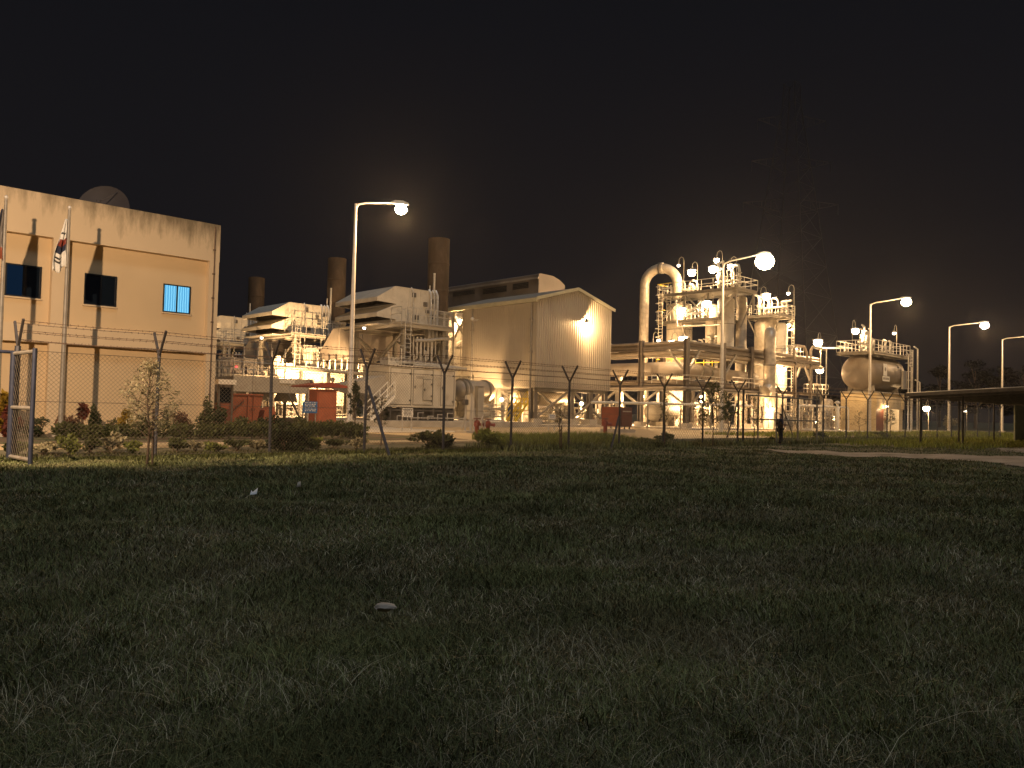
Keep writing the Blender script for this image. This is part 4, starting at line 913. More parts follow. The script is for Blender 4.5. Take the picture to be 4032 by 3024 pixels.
# two tone red cabinet
a = W(2413, 1602, v=33.5); b = W(2436, 1604, v=33.5); c = W(2480, 1604, v=33.5); t = thing('hose_cabinet', (b.x, 33.5, .2), 'two tone cabinet, orange side and dark red front, on a concrete block by the fence', 'cabinet')
zb = .6; zt = a.z; part('body', MB().box(b.x-.1, c.x, 33.3, 34.5, zb, zt), M['dark_red_paint'], t); part('side_panel', MB().box(b.x-.18, b.x-.102, 33.28, 34.8, zb, zt), M['orange_paint'], t)
part('door', MB().box(b.x+.06, c.x-.07, 33.26, 33.298, zb+.1, zt-.1), M['dark_red_paint'], t)
part('notice', MB().box(b.x+.15, c.x-.15, 33.245, 33.259, zt-.32, zt-.25), M['stone'], t)
for u in (b.x, (b.x+c.x)/2, c.x-.06): part('leg', MB().box(u-.04, u+.04, 33.4, 33.48, .42, zb-.002), M['dark_steel'], t)
part('plinth_block', MB().box(b.x-.3, c.x+.15, 33.1, 34.8, .15, .419), M['concrete'], t)

# ================================================================== RAISED SHED
def shed():
    u0, u1, v0, v1 = 46.3, 55.9, 45.7, 56.6; zb, ze, zr = 3.45, 10.75, 12.05; um = (u0+u1)/2
    t = thing('raised_shed', (um, 51, .34), 'large cream clad shed raised on steel legs, its gable lit by a wall lamp', 'shed')
    mb = MB(); th = .1
    mb.prism([(u0, zb), (u1, zb), (u1, ze), (um, zr), (u0, ze)], 'y', v0, v0+th)
    n = 36
    for k in range(n):
        u = u0+.12+(u1-u0-.24)*k/(n-1); top = ze+(zr-ze)*(1-abs(u-um)/(um-u0))-.02
        mb.prism([(u-.055, v0-.002), (u+.055, v0-.002), (u+.03, v0-.075), (u-.03, v0-.075)], 'z', zb+.01, top-.08)
    part('gable_wall', mb, M['shed_cladding'], t)
    mb = MB(); mb.box(u0, u0+th, v0+th+.002, 53.4, zb, ze); mb.box(u0+.004, u0+th, 53.402, 55.1, 4.55, ze)
    for k in range(38):
        v = v0+.3+k*.25; z0 = zb if v < 53.35 else 4.55; mb.prism([(u0-.001, v-.05), (u0-.001, v+.05), (u0-.022, v+.03), (u0-.022, v-.03)], 'z', z0+.01, ze-.3)
    part('side_wall', mb, M['shed_cladding'], t)
    part('far_wall', MB().box(u1-th, u1, v0+th+.002, 55.1, zb, ze), M['shed_cladding'], t)
    mb = MB(); e = .35
    for s in (-1, 1):
        x0 = um; x1 = um+s*(um-u0+.22); z1 = zr+.06; z2 = ze-.03
        vs = [(x0, v0-.2, z1), (x1, v0-.2, z2), (x1, v1+.6, z2), (x0, v1+.6, z1)]; mb.add(vs+[(a, b, c+.08) for a, b, c in vs], [(3,2,1,0) if s > 0 else (0,1,2,3), (4,5,6,7), (0,1,5,4), (1,2,6,5), (2,3,7,6), (3,0,4,7)])
    part('roof', mb, M['shed_cladding'], t)
    mb = MB(); mb.box(u0-.30, u0-.1, v0-.2, v1+.6, ze-.30, ze+.02)
    for s in (-1, 1):
        x1 = um+s*(um-u0+.24); mb.beam((um, v0-.24, zr+.04), (x1, v0-.24, ze-.02), .05, .26)
    part('verge_trim', mb, M['roof_trim'], t)
    mb = MB()
    for v, zz in ((46.15, (9.0, 6.3)), (53.55, (8.5,))):
        mb = MB().tube([(u0-.16, v, .45), (u0-.16, v, ze-.3)], .09, 10)
        for z in zz: mb.box(u0-.27, u0-.05, v-.14, v+.14, z, z+.08)
        part('downpipe', mb, M['steel_grey'], t)
    cols = []
    for u in (u0+.3, 51.1, 53.6, u1-.3):
        for v in (v0+.4, 50.5, 55.0): part('leg', MB().ibeam((u, v, .42), (u, v, zb-.02), .42), M['leg_paint_shaded'], t); part('footing', MB().box(u-.5, u+.5, v-.5, v+.5, .3, .9), M['concrete'], t)
    mb = MB()
    for v in (v0+.35, 50.45):
        for a, b in ((u0+.5, 50.9), (51.3, 55.4)): mb.beam((a, v, .95), (b, v, zb-.1), .16); mb.beam((b, v+.17, .95), (a, v+.17, zb-.1), .16)
    for z in (zb-.15,):
        for v in (v0+.25, 50.5, 55.0): mb.ibeam((u0+.1, v, z), (u1-.1, v, z), .26)
    part('brace', mb, M['steel_grey'], t)
    mb = MB()          # open end frame
    for u in (u0+.3, um, u1-.3): mb.ibeam((u, v1, .34), (u, v1, ze-.3), .3)
    for z in (4.6, 7.2, 9.9): mb.ibeam((u0+.3, v1-.05, z), (u1-.3, v1-.05, z), .25)
    mb.beam((u0+.4, v1, 7.4), (um, v1, 9.7), .16); mb.beam((um, v1, 7.4), (u0+.4, v1, 9.7), .16); mb.beam((u0+.3, 55.2, 8.2), (u0+.3, v1, 9.8), .16); mb.beam((u0+.3, 55.2, 9.6), (u0+.3, v1, 8.0), .16)
    part('end_frame', mb, M['cream_paint'], t)
    part('floor_deck', MB().box(u0+.15, u1-.15, v0+.15, v1, zb-.02, zb+.1), M['steel_grey'], t)
    part('inner_wall', MB().box(u0+.5, u1-.4, 58.6, 58.8, .42, ze), M['cream_paint'], t)
    # wall lamp
    q = W(2311, 1268, v=v0-.55); h = part('wall_lamp', MB().tube([(q.x, v0, q.z+.35), (q.x, v0-.4, q.z+.42), (q.x, v0-.5, q.z+.3)], .03, 6), M['galvanised'], t)
    ax = Vector((-.50, -.06, 1)).normalized(); part('shade', MB().lathe(q+ax*.28, -ax, [(0, .05), (.04, .1), (.22, .24), (.26, .26), (.24, .23), (.1, .1)], 20), M['dark_steel'], h)
    part('bulb', MB().lathe(q+ax*.12, -ax, [(0, .1), (.06, .2), (.13, .2), (.19, .04)], 16), M['lamp_glow'], h)
    add_light(t, q-ax*.13, 1900, WARM, .05)
    q = W(1811, 1262, v=56.2); h = part('ceiling_lamp', MB().cyl(q.x, q.y, q.z+.1, q.z+.5, .03, 6), M['galvanised'], t); part('bulb', MB().lathe(q+Vector((0,0,.1)), (0,0,-1), [(0, .1), (.1, .18), (.22, .16), (.3, .03)], 12), M['lamp_small'], h)
    add_light(t, q-Vector((0,0,.35)), 900, WARM, .1); add_light(t, (51, 53, 9.2), 200, WARM, .1); return t
shed()
t = thing('junction_lamp', W(1880, 1262, v=52).to_tuple(), 'unlit grey lamp bracket on the long wall of the raised shed', 'lamp bracket'); q = W(1880, 1258, u=46.1)
part('bracket', MB().beam((46.27, q.y, q.z), (45.8, q.y, q.z-.05), .06).beam((45.8, q.y-.3, q.z-.12), (45.8, q.y+.3, q.z-.12), .1), M['galvanised'], t); part('globe', MB().lathe((45.8, q.y+.35, q.z-.1), (0,0,1), [(0, .05), (.08, .16), (.2, .17), (.3, .05)], 12), M['white_paint'], t)
# tall hall behind
def hall():
    u0, u1, v0, v1, zt = 63, 67.3, 62, 90, 16.9
    t = thing('turbine_hall', (65, 75, .2), 'tall dim hall with rounded roof and dark louvres behind the raised shed', 'building')
    pf = [(u0, .2), (u1, .2), (u1, zt-.85), (u1-.9, zt-.35), (u1-2.0, zt-.03), (u0+.25, zt), (u0, zt-.12)]
    part('wall', MB().prism(pf, 'y', v0, v1), M['dark_cladding'], t)
    for x0, x1, y0, y1 in ((1785, 1870, 1139, 1158), (1902, 1995, 1124, 1148), (2020, 2081, 1110, 1134)):
        a = W(x1, (y0+y1)/2, u=u0); b = W(x0, (y0+y1)/2, u=u0); h = (y1-y0)*85/FPX; f = MB(); 
        for k in range(5): f.beam((u0-.05, a.y, a.z+h*(k/4-.5)), (u0-.05, b.y, a.z+h*(k/4-.5)), .1, .05)
        lv = part('louvre', f, M['dark_steel'], t); part('throat', MB().box(u0-.03, u0-.002, a.y, b.y, a.z-h*.5, a.z+h*.5), M['black_paint'], lv)
    part('roof_trim', MB().box(u0-.12, u0-.002, v0, v1, zt-.62, zt-.42), M['grey_paint'], t)
    part('lower_roof', MB().box(57.5, u0-.13, 58.9, v1, 10.4, 10.7), M['dark_cladding'], t)
hall()
# vessel under shed
def hvessel(name, p, q, r, m, label, cat, ends=.5, flanges=(), saddles=(), zg=.42, nz=()):
    p = Vector(p); q = Vector(q); ax = (q-p).normalized(); L = (q-p).length; t = thing(name, ((p.x+q.x)/2, (p.y+q.y)/2, zg), label, cat); e = r*ends
    prof = [(-e, r*.02), (-e*.95, r*.3), (-e*.75, r*.62), (-e*.4, r*.88), (0, r), (L, r), (L+e*.4, r*.88), (L+e*.75, r*.62), (L+e*.95, r*.3), (L+e, r*.02)]
    part('shell', MB().lathe(p, ax, prof, 36), M[m], t)
    for f in flanges: part('flange', MB().flange(p+ax*L*f, ax, r*1.14, .16, 28), M['steel_grey'], t)
    for f in saddles:
        c = p+ax*L*f; sd = Vector((-ax.y, ax.x, 0)); mb = MB(); vs = [c+sd*s*r*.85+Vector((0,0,z))+ax*k for k in (-.12, .12) for s, z in ((-1, -r*.5), (1, -r*.5), (1, zg-c.z), (-1, zg-c.z))]
        mb.add(vs, [(0,1,2,3), (7,6,5,4), (0,4,5,1), (1,5,6,2), (2,6,7,3), (3,7,4,0)]); part('saddle', mb, M['steel_grey'], t)
    for f, h, rr in nz: c = p+ax*L*f; part('nozzle', MB().lathe(c+Vector((0,0,r*.9)), (0,0,1), [(0, rr), (h, rr), (h+.01, rr*1.6), (h+.12, rr*1.6)], 14), M['galvanised'], t)
    return t
hvessel('gas_cooler', (41.6, 49.6, 3.05), (44.6, 49.6, 3.05), .85, 'insulation', 'large flanged grey drum lying between the turbine enclosure and the shed', 'drum', flanges=(0, .15, .85), saddles=(.2, .8), zg=.62)
hvessel('feed_drum', (47.2, 49.0, 2.6), (54.2, 49.0, 2.6), .55, 'insulation', 'long insulated drum lying under the raised shed', 'drum', flanges=(.02, .35, .98), saddles=(.2, .8))
# yellow stair and skids under the shed
stairs(44.9, 45.2, .62, 2.1, 1.3, 'small yellow access stair left of the shed column', 'yellow_paint', .9)
t = thing('yellow_platform', (46, 46.8, .34), 'yellow railed inspection platform under the raised shed', 'platform'); part('deck', MB().box(44.6, 46.9, 46.6, 47.6, 1.5, 1.58), M['yellow_paint'], t); part('handrail', MB().rail([(44.6, 46.6, 1.58), (46.9, 46.6, 1.58), (46.9, 47.6, 1.58)], .95, .5, .04), M['yellow_paint'], t)
for u in (44.7, 46.8): part('leg', MB().box(u-.05, u+.05, 46.7, 46.8, .42, 1.498), M['yellow_paint'], t)
def skid(x, y, L, D, H, label, seed, z0=.42, n=6, m='galvanised', frame='cream_paint'):
    rs = random.Random(seed); t = thing('pipe_skid', (x, y, z0), label, 'pipe skid', None)
    mb = MB().box(x, x+L, y, y+D, z0, z0+.14)
    for u in (x+.08, x+L/2, x+L-.08):
        for v in (y+.08, y+D-.08): mb.beam((u, v, z0+.1), (u, v, z0+H), .09)
    for z in (z0+H*.5, z0+H): mb.beam((x, y+.08, z), (x+L, y+.08, z), .09); mb.beam((x, y+D-.08, z), (x+L, y+D-.08, z), .09)
    part('frame', mb, M[frame], t)
    for k in range(n):
        u = x+.25+(L-.5)*k/max(1, n-1); h = z0+H*rs.uniform(.5, 1.05); r_ = rs.choice((.05, .07, .1, .12)); v = y-.05+rs.uniform(0, D*.5)
        p = part('pipe', MB().tube([(u, v, z0+.1), (u, v, h-.2), (u+.07, v+.07, h-.05), (u+.3, v+.25, h)] if k % 2 else [(u, v, z0+.1), (u, v, h)], r_, 8), M[m], t)
        mb = MB()
        for f in (.35, .7): mb.flange((u, v, z0+(h-z0)*f), (0,0,1), r_*1.8, .07, 10)
        part('flange', mb, M['steel_grey'], p)
        if k % 2 == 0: c = (u, v-.25, z0+(h-z0)*.52); mb = MB().wheel(c, (0,1,0), .14, .02, 10).tube([c, (u, v, c[2])], .02, 5); part('valve_wheel', mb, M['red_paint' if rs.random() < .25 else 'steel_grey'], p)
    for z in (z0+H*.3, z0+H*.75): part('pipe', MB().tube([(x-.2, y+.3, z), (x+L+.2, y+.3, z)], rs.choice((.07, .1, .13)), 8), M[m], t)
    if seed % 2: part('vessel', MB().lathe((x+L*.6, y+D*.6, z0+.3), (0,0,1), [(0, .05), (.1, .3), (H*.6, .3), (H*.6+.12, .18), (H*.6+.16, .03)], 16), M['insulation'], t)
    return t
skid(47.5, 46.8, 3.4, 1.6, 1.6, 'pipe skid with square frames behind the shed front column', 1)
skid(51.5, 47.3, 2.2, 1.6, 1.9, 'tall narrow pipe skid under the middle of the shed gable', 2)
skid(53.9, 46.9, 2.0, 1.4, 1.4, 'low pipe skid under the right end of the shed', 3)
skid(41.2, 46.6, 2.6, 1.4, 1.3, 'pipe skid between the turbine enclosure and the yellow stair', 4, .62)
skid(47.0, 53.2, 7.5, 1.8, 2.6, 'long rear pipe skid deep under the shed', 6, n=12)
for k, (px, py, v_, P, lb) in enumerate([(2290, 1588, 48.2, 2600, 'bright bare lamp under the middle of the raised shed'), (1975, 1572, 49.0, 2000, 'lamp under the left side of the raised shed'), (1852, 1545, 50.8, 1300, 'lamp behind the flanged drum beside the shed')]):
    q = W(px, py, v=v_); t = thing('bulkhead_lamp', q.to_tuple(), lb, 'lamp'); part('bracket', MB().tube([q+Vector((0, 0, .12)), q+Vector((0, 0, .5 if k else 3.3-q.z))], .03, 6), M['galvanised'], t); part('globe', MB().lathe(q+Vector((0,0,.12)), (0,0,-1), [(0, .06), (.06, .16), (.18, .2), (.28, .12), (.33, .02)], 12), M['lamp_glow' if k == 0 else 'lamp_small'], t); add_light(t, q-Vector((0, 0, .4)), P, WARM, .1)
# worker beyond is added with the people

# ================================================================== PROCESS AREA
ZS = .34
def hook_lamp(px, py, u=None, v=None, z0=None, P=300, label='', s=-1, r=.16, glow='lamp_glow', H=None, col=WARM, along=(.72, -.69), lit=True, plen=.9):
    """swan neck lamp; px, py is the bulb; pole stands s*plen to the side"""
    q = W(px, py, u=u, v=v); a = Vector((along[0], along[1], 0))*s*plen; b = q+a; t = thing('swan_neck_lamp', (b.x, b.y, z0), label, 'lamp', None)
    top = q.z+.45
    part('pole', MB().tube([(b.x, b.y, z0), (b.x, b.y, top), b+Vector((0,0,top+.35-b.z))-a*.15, b+Vector((0,0,top+.48-b.z))-a*.5, b+Vector((0,0,top+.3-b.z))-a*.88, q+Vector((0,0,.3))], .03, 6), M['steel_grey'], t)
    h = part('shade', MB().lathe(q+Vector((0,0,.3)), (0,0,-1), [(0, .05), (.06, .09), (.2, r*1.25), (.24, r*1.3), (.22, r), (.1, .06)], 14), M['steel_grey'], t)
    part('bulb', MB().lathe(q+Vector((0,0,.13)), (0,0,-1), [(0, r*.5), (r*.3, r*.88), (r*.75, r), (r*1.2, r*.9), (r*1.55, r*.6), (r*1.7, .02)], 16), M[glow if lit else 'glass_dark'], h)
    if lit: add_light(t, q-Vector((0,0,r*1.7)), P, col, .1)
    return t
# goose neck pipe
def gooseneck():
    a = W(2535, 1300, v=53.5); x, y = a.x, 53.5; r = .52; zt = W(2600, 1058, v=52).z; e = (72.3, 50.0); d = Vector((e[0]-x, e[1]-y, 0)); Lh = d.length; d.normalize(); rad = Lh/2
    t = thing('gooseneck_pipe', (x, y, ZS), 'very tall goose neck pipe curving over into the main process tower', 'pipe')
    pts = [Vector((x, y, ZS)), Vector((x, y, (zt-rad)*.5)), Vector((x, y, zt-rad))]
    for k in range(1, 15): an = math.pi*k/14; pts.append(Vector((x, y, zt-rad))+d*(rad-rad*math.cos(an))+Vector((0,0,rad*math.sin(an))))
    pts.append(pts[-1]-Vector((0,0,1.6)))
    part('pipe', MB().tube(pts, r, 24), M['insulation'], t); c = Vector((x, y, zt))+d*rad*.98
    part('flange', MB().flange(c-d*.16, d, r*1.22, .14, 24), M['dark_steel'], t); part('flange', MB().flange(c+d*.16, d, r*1.2, .22, 24), M['insulation'], t)
    part('support_ring', MB().flange((x, y, 8.1), (0,0,1), r*1.15, .12, 24), M['steel_grey'], t)
gooseneck()
def vtower(name, x, y, r, z1, label, cat='process tower', m='insulation', z0=ZS, bands=(), head=.5, skirt=True):
    t = thing(name, (x, y, z0), label, cat)
    part('shell', MB().lathe((x, y, z0), (0,0,1), [(0, r*(1.08 if skirt else 1)), (1.1, r), (z1-z0, r), (z1-z0+r*head*.5, r*.87), (z1-z0+r*head*.85, r*.55), (z1-z0+r*head, r*.05)], 32), M[m], t)
    for z in bands: part('band', MB().flange((x, y, z), (0,0,1), r*1.02, .1, 32), M['steel_grey'], t)
    return t
def deck(t, u0, u1, v0, v1, z, rail=True, name='platform', sp=1.3, m='steel_grey', rm='galvanised', gap=None):
    mb = MB().box(u0, u1, v0, v1, z-.06, z)
    for v in (v0+.08, v1-.08): mb.ibeam((u0, v, z-.2), (u1, v, z-.2), .24)
    for u in (u0+.08, u1-.08): mb.ibeam((u, v0+.2, z-.2), (u, v1-.2, z-.2), .24)
    p = part(name, mb, M[m], t)
    if rail: part('handrail', MB().rail([(u0, v0, z), (u1, v0, z), (u1, v1, z), (u0, v1, z)], sp=sp, close=True), M[rm], p)
    return p
# main tower group
T1 = vtower('process_tower', 72.6, 49.4, 1.38, 12.9, 'thick main process tower under the goose neck pipe with two railed platforms', bands=(4, 7.5, 10.6))
deck(T1, 70.6, 74.6, 41.3, 50.9, 14.35, rm='galvanised'); deck(T1, 70.6, 74.6, 43.2, 50.9, 11.45)
mb = MB()
for v in (41.6, 44.8, 47.6, 50.6):
    for u in (70.9, 74.3): mb.ibeam((u, v, 11.4 if v > 43 else 12.2), (u, v, 14.2), .18)
for a, b in ((44.8, 47.6), (47.6, 50.6)): mb.beam((70.9, a, 11.5), (70.9, b, 14.1), .12); mb.beam((70.9, b, 11.5), (70.9, a, 14.1), .12)
mb.beam((70.9, 41.5, 14.0), (70.9, 43.5, 11.6), .14); mb.beam((74.3, 41.5, 14.0), (73.6, 42.6, 10.6), .14); mb.beam((70.9, 48, 11.3), (72, 48, 9.0), .14); mb.beam((70.9, 44, 11.3), (72, 44.6, 8.6), .14)
part('brace', mb, M['steel_grey'], T1)
part('ladder', MB().ladder((70.4, 50.3, 7.0), (70.4, 50.3, 15.4), (0, 1, 0), .5, .035, True).ladder((71.0, 49.7, 11.5), (71.0, 49.7, 15.3), (0, 1, 0), .5, .035), M['cream_paint'], T1)
part('top_rail', MB().tube([(70.6, 50.9, 15.47), (70.6, 49.2, 15.47)], .05, 6).tube([(70.6, 50.9, 15.47), (72.5, 50.9, 15.47)], .05, 6).tube([(70.6, 50.9, 12.58), (70.6, 49.9, 12.58)], .05, 6), M['yellow_paint'], T1)
t = vtower('reboiler_vessel', 72.6, 45.3, .72, 12.8, 'bright vertical vessel between the platforms of the main process tower', 'vessel', z0=8.6, bands=(9.4, 11.4), skirt=False)
part('support', MB().ibeam((72.6, 44.8, ZS), (72.6, 44.8, 8.6), .3).ibeam((72.6, 45.8, ZS), (72.6, 45.8, 8.6), .3), M['steel_grey'], t)
t = vtower('dark_vessel', 71.9, 43.3, .85, 13.2, 'shaded vertical vessel at the right end of the upper platform', 'vessel', 'grey_paint', z0=7.6, bands=(8.2, 10.8), skirt=False)
part('support', MB().ibeam((71.5, 43.3, ZS), (71.5, 43.3, 7.6), .28).ibeam((72.3, 43.3, ZS), (72.3, 43.3, 7.6), .28), M['steel_grey'], t)
t = vtower('process_tower', 74.4, 43.0, .55, 13.7, 'slim tall pipe column right of the shaded vessel', bands=(4, 8.6), m='insulation')
# clutter on top platform: valves, vents, pipes
def topworks(name, x, y, z, L, H, label, seed, n=6, dirv=(0, 1), m='galvanised', zc=0):
    rs = random.Random(seed); t = thing(name, (x, y, z), label, 'valve assembly'); d = Vector((dirv[0], dirv[1], 0))
    for k in range(n):
        c = Vector((x, y, z))+d*L*(k/max(1, n-1)-.5)+Vector((rs.uniform(-.3, .3), 0, 0)); h = H*rs.uniform(.5, 1); r_ = rs.choice((.06, .09, .13))
        pts = [c, c+Vector((0,0,h*.75)), c+d*.12+Vector((0,0,h*.95)), c+d*.5*rs.choice((-1, 1))+Vector((0,0,h))]
        p = part('pipe', MB().tube(pts, r_, 8), M[m], t); mb = MB()
        for f in (.2, .42, .64): mb.flange(c+Vector((0,0,h*f)), (0,0,1), r_*2, .08, 10)
        part('flange', mb, M['steel_grey'], p)
        if rs.random() < .6: cc = c+Vector((-.28, 0, h*.5)); part('valve_wheel', MB().wheel(cc, (1,0,0), .16, .022, 10).tube([cc, c+Vector((0,0,h*.5))], .025, 5), M['steel_grey'], p)
    part('header', MB().tube([Vector((x, y, z+H*.3))-d*L*.55, Vector((x, y, z+H*.3))+d*L*.55], .09, 8), M[m], t); return t
topworks('relief_valves', 72.6, 48.6, 14.35, 2.8, 1.9, 'cluster of relief valves at the left end of the top platform', 11)
topworks('relief_valves', 72.2, 43.3, 14.35, 2.6, 3.1, 'tall cluster of vent pipes at the right end of the top platform', 12, 7)
topworks('valve_cluster', 71.6, 47.3, 11.45, 3.0, 2.2, 'floodlit valve cluster on the lower platform of the main tower', 13, 7)
topworks('valve_cluster', 71.8, 46.4, 8.3, 4.4, 1.6, 'pipes and valves hung below the lower platform of the main tower', 14, 8)
t = thing('process_pipe', (70.2, 50, 10), 'thin bent pipe running along under the lower platform', 'pipe'); a = W(2678, 1180, u=70.2); b = W(2680, 1286, u=70.2); c = W(2850, 1278, u=70.2); part('pipe', MB().tube([a, b+Vector((0,0,.2)), b+Vector((0,-.15,0)), c], .09, 8), M['galvanised'], t)
# second tower
T2 = vtower('process_tower', 82.5, 45.0, 1.32, 11.9, 'second process tower with an octagonal railed top platform', bands=(5, 8.2), head=.6)
deck(T2, 80.4, 83.6, 42.2, 46.9, 12.75); part('brace', MB().beam((80.6, 42.4, 12.5), (81.9, 43.9, 10.2), .12).beam((83.4, 42.4, 12.5), (83.2, 43.9, 10.2), .12).beam((80.8, 46.4, 12.5), (81.4, 45.6, 10.4), .12), M['steel_grey'], T2)
part('ladder', MB().ladder((82.8, 42.0, ZS), (82.8, 42.0, 13.8), (1, 0, 0), .5, .04, True), M['cream_paint'], T2)
deck(T2, 81.5, 84.5, 41.6, 43.4, 8.2, sp=.8, m='cream_paint')
t = vtower('slim_tower', 82.2, 43.1, .70, 11.6, 'bright slim vessel on the right side of the second process tower', 'vessel', 'cream_paint', bands=(6, 9))
topworks('relief_valves', 82.3, 44.2, 12.75, 3.2, 3.2, 'tall vent pipes and valves on the second tower top platform', 15, 7)
def elbow_pipe():
    q = W(3032, 1400, v=39.6); x, y, r = q.x, 39.6, .56; zt = W(3032, 1300, v=39.6).z
    t = thing('riser_pipe', (x, y, ZS), 'thick riser pipe with a rounded elbow in front of the second process tower', 'pipe')
    pts = [Vector((x, y, ZS)), Vector((x, y, zt-1.0))]+[Vector((x, y, zt-1.0))+Vector((.88, .47, 0))*(1-math.cos(a))+Vector((0, 0, .9*math.sin(a))) for a in (.4, .8, 1.2, 1.57)]+[Vector((x+6.2, y+3.3, zt-.15))]
    part('pipe', MB().tube(pts, r, 24), M['insulation'], t)
    part('branch', MB().tube([(x, y, 4.6), (x-.5, y, 4.0), (x-1.0, y, 3.9)], [.5, .55, .6], 18), M['insulation'], t); part('flange', MB().flange((x, y, 6.6), (0,0,1), r*1.16, .14, 24), M['steel_grey'], t)
elbow_pipe()
# pipe rack, L shaped: from behind the shed toward the corner, then along the front
def rack():
    t = thing('pipe_rack', (60.3, 40.6, ZS), 'long L shaped steel pipe rack with high pipes and a low deck', 'pipe rack')
    U0, V0 = 60.3, 40.6
    cols = [(U0, 40.6), (U0, 45.6), (U0, 50.8), (U0+3.4, 45.6), (66.3, 40.6), (66.3, 44.0), (71.4, 40.6), (74.5, 40.6), (80.6, 40.6), (84.2, 40.6), (71.4, 44), (80.6, 43.4)]
    for u, v in cols: part('column', MB().ibeam((u, v, ZS), (u, v, 8.35 if u < 80 else 7.4), .42 if u < 80 else .3), M['rack_paint'], t); part('footing', MB().box(u-.4, u+.4, v-.4, v+.4, .25, .75), M['concrete'], t)
    mb = MB()
    for z in (4.05, 7.55): 
        mb.ibeam((U0, V0+.2, z), (U0, 60, z), .3); mb.ibeam((U0+3.4, V0+.2, z), (U0+3.4, 60, z), .3)
        mb.ibeam((U0+.2, V0, z), (86.5, V0, z), .3); mb.ibeam((U0+3.6, V0+3.2, z), (86.5, V0+3.2, z), .3)
    for v in (45.6, 50.8): mb.ibeam((U0+.2, v, 7.5), (U0+3.3, v, 7.5), .25)
    for u in (66.3, 71.4, 74.5, 80.6, 84.2): mb.ibeam((u, V0+.2, 7.5), (u, V0+3.1, 7.5), .25)
    part('beam', mb, M['rack_paint'], t)
    mb = MB()
    for (a, b) in (((U0, 41, 2.6), (U0, 43.2, 3.9)), ((U0, 45.2, 2.6), (U0, 43.2, 3.9)), ((U0, 46, 2.4), (U0, 48.2, 3.9)), ((U0, 50.4, 2.4), (U0, 48.2, 3.9)), ((U0, 41, 5.6), (U0, 42.6, 7.4)), ((60.7, V0, 5.6), (62.4, V0, 7.4)),
                   ((60.7, V0, 2.2), (63.3, V0, 3.9)), ((66, V0, 2.2), (63.3, V0, 3.9)), ((66.7, V0, 5.4), (68.6, V0, 7.4)), ((66.7, V0, 2.4), (68.8, V0, 3.9)), ((71, V0, 2.4), (68.8, V0, 3.9)), ((81, V0, 5.8), (82, V0, 7.3)), ((84, V0, 5.6), (82.6, V0, 7.3))): mb.beam(a, b, .18)
    part('brace', mb, M['steel_grey'], t)
    def run(name, off, z, r, m, u1=87, rr=None):
        v = V0+off; u = U0+off; pts = [(u, 60, z), (u, v+.8, z), (u+.24, v+.24, z), (u+.8, v, z), (u1, v, z)]; part('pipe', MB().tube(pts, r, 12), M[m], t)
    run('p', .3, 8.0, .20, 'rack_pipe', 86.6); run('p', .9, 7.9, .13, 'rack_pipe', 87.8); run('p', 1.5, 7.98, .2, 'rack_pipe', 85); run('p', 2.3, 7.92, .15, 'galvanised', 84)
    run('p', .2, 7.1, .24, 'rack_pipe', 87.2); run('p', 1.1, 7.05, .16, 'galvanised', 82); run('p', 2.0, 6.95, .12, 'rack_pipe', 80)
    run('p', .5, 4.42, .22, 'rack_pipe', 78); run('p', 1.3, 4.35, .14, 'galvanised', 80); run('p', -.35, 3.85, .16, 'rack_pipe', 76)
    mb = MB().box(U0-.6, U0-.25, V0-.8, 60, 3.62, 3.72); mb.box(U0-.6, 78, V0-.8, V0-.3, 3.62, 3.72); part('walkway', mb, M['steel_grey'], t)
    part('handrail', MB().rail([(U0+6.5, V0-.7, 4.25), (74, V0-.7, 4.25)], .9, 1.1), M['galvanised'], t)
    part('handrail', MB().rail([(U0-.5, 44, 4.25), (U0-.5, V0-.7, 4.25), (U0+5, V0-.7, 4.25)], .75, 1.3), M['galvanised'], t)
    part('pipe', MB().tube([(84.2, V0, 7.6), (84.2, V0, 8.9), (84.6, V0, 9.3), (88, V0, 9.2)], .14, 8), M['rack_pipe'], t)
    part('pipe', MB().tube([(80.4, V0, 7.6), (80.4, V0, 8.8), (80.8, V0, 9.2), (82.6, V0, 9.2), (83.2, V0, 8.6), (83.4, V0, 7.6)], .14, 8), M['rack_pipe'], t)
rack()
t = thing('transfer_pipe', (88, 40.4, 9), 'long thin horizontal pipe crossing to the railed platform over the tank', 'pipe'); a = W(3240, 1371, v=40.6); b = W(3330, 1370, v=36.5); part('pipe', MB().tube([a, b, b+Vector((.5,-.4,0))], .10, 8), M['galvanised'], t); part('post', MB().tube([(b.x-1.5, b.y+1.4, .3), (b.x-1.5, b.y+1.4, b.z)], .06, 6), M['galvanised'], t)
# big horizontal duct
def duct():
    t = thing('large_duct', (62.5, 45, ZS), 'thick horizontal insulated duct running along inside the pipe rack', 'duct')
    pts = [(62.1, 60, 5.75), (62.1, 45.5, 5.75), (62.25, 44.2, 5.75), (62.9, 43.1, 5.75), (64.0, 42.6, 5.7), (65.5, 42.5, 5.6), (75.5, 42.5, 5.45)]
    part('duct', MB().tube(pts, [.62, .66, .68, .66, .62, .6, .55], 24), M['duct_paint'], t)
    for u in (64.9, 66.6): part('flange', MB().flange((u, 42.5, 5.6), (1, 0, 0), .78, .18, 24), M['steel_grey'], t)
    for v in (47, 52): part('saddle', MB().box(61.6, 62.6, v-.1, v+.1, 4.2, 5.3), M['steel_grey'], t)
    for u in (67.8, 73): part('saddle', MB().box(u-.1, u+.1, 42.0, 43.0, 4.2, 5.1), M['steel_grey'], t)
duct()
t = thing('fire_main', (60, 38.9, ZS), 'long pale horizontal pipe at head height under the pipe rack', 'pipe'); a = W(2330, 1584, v=39.3); b = W(2960, 1598, v=39.0)
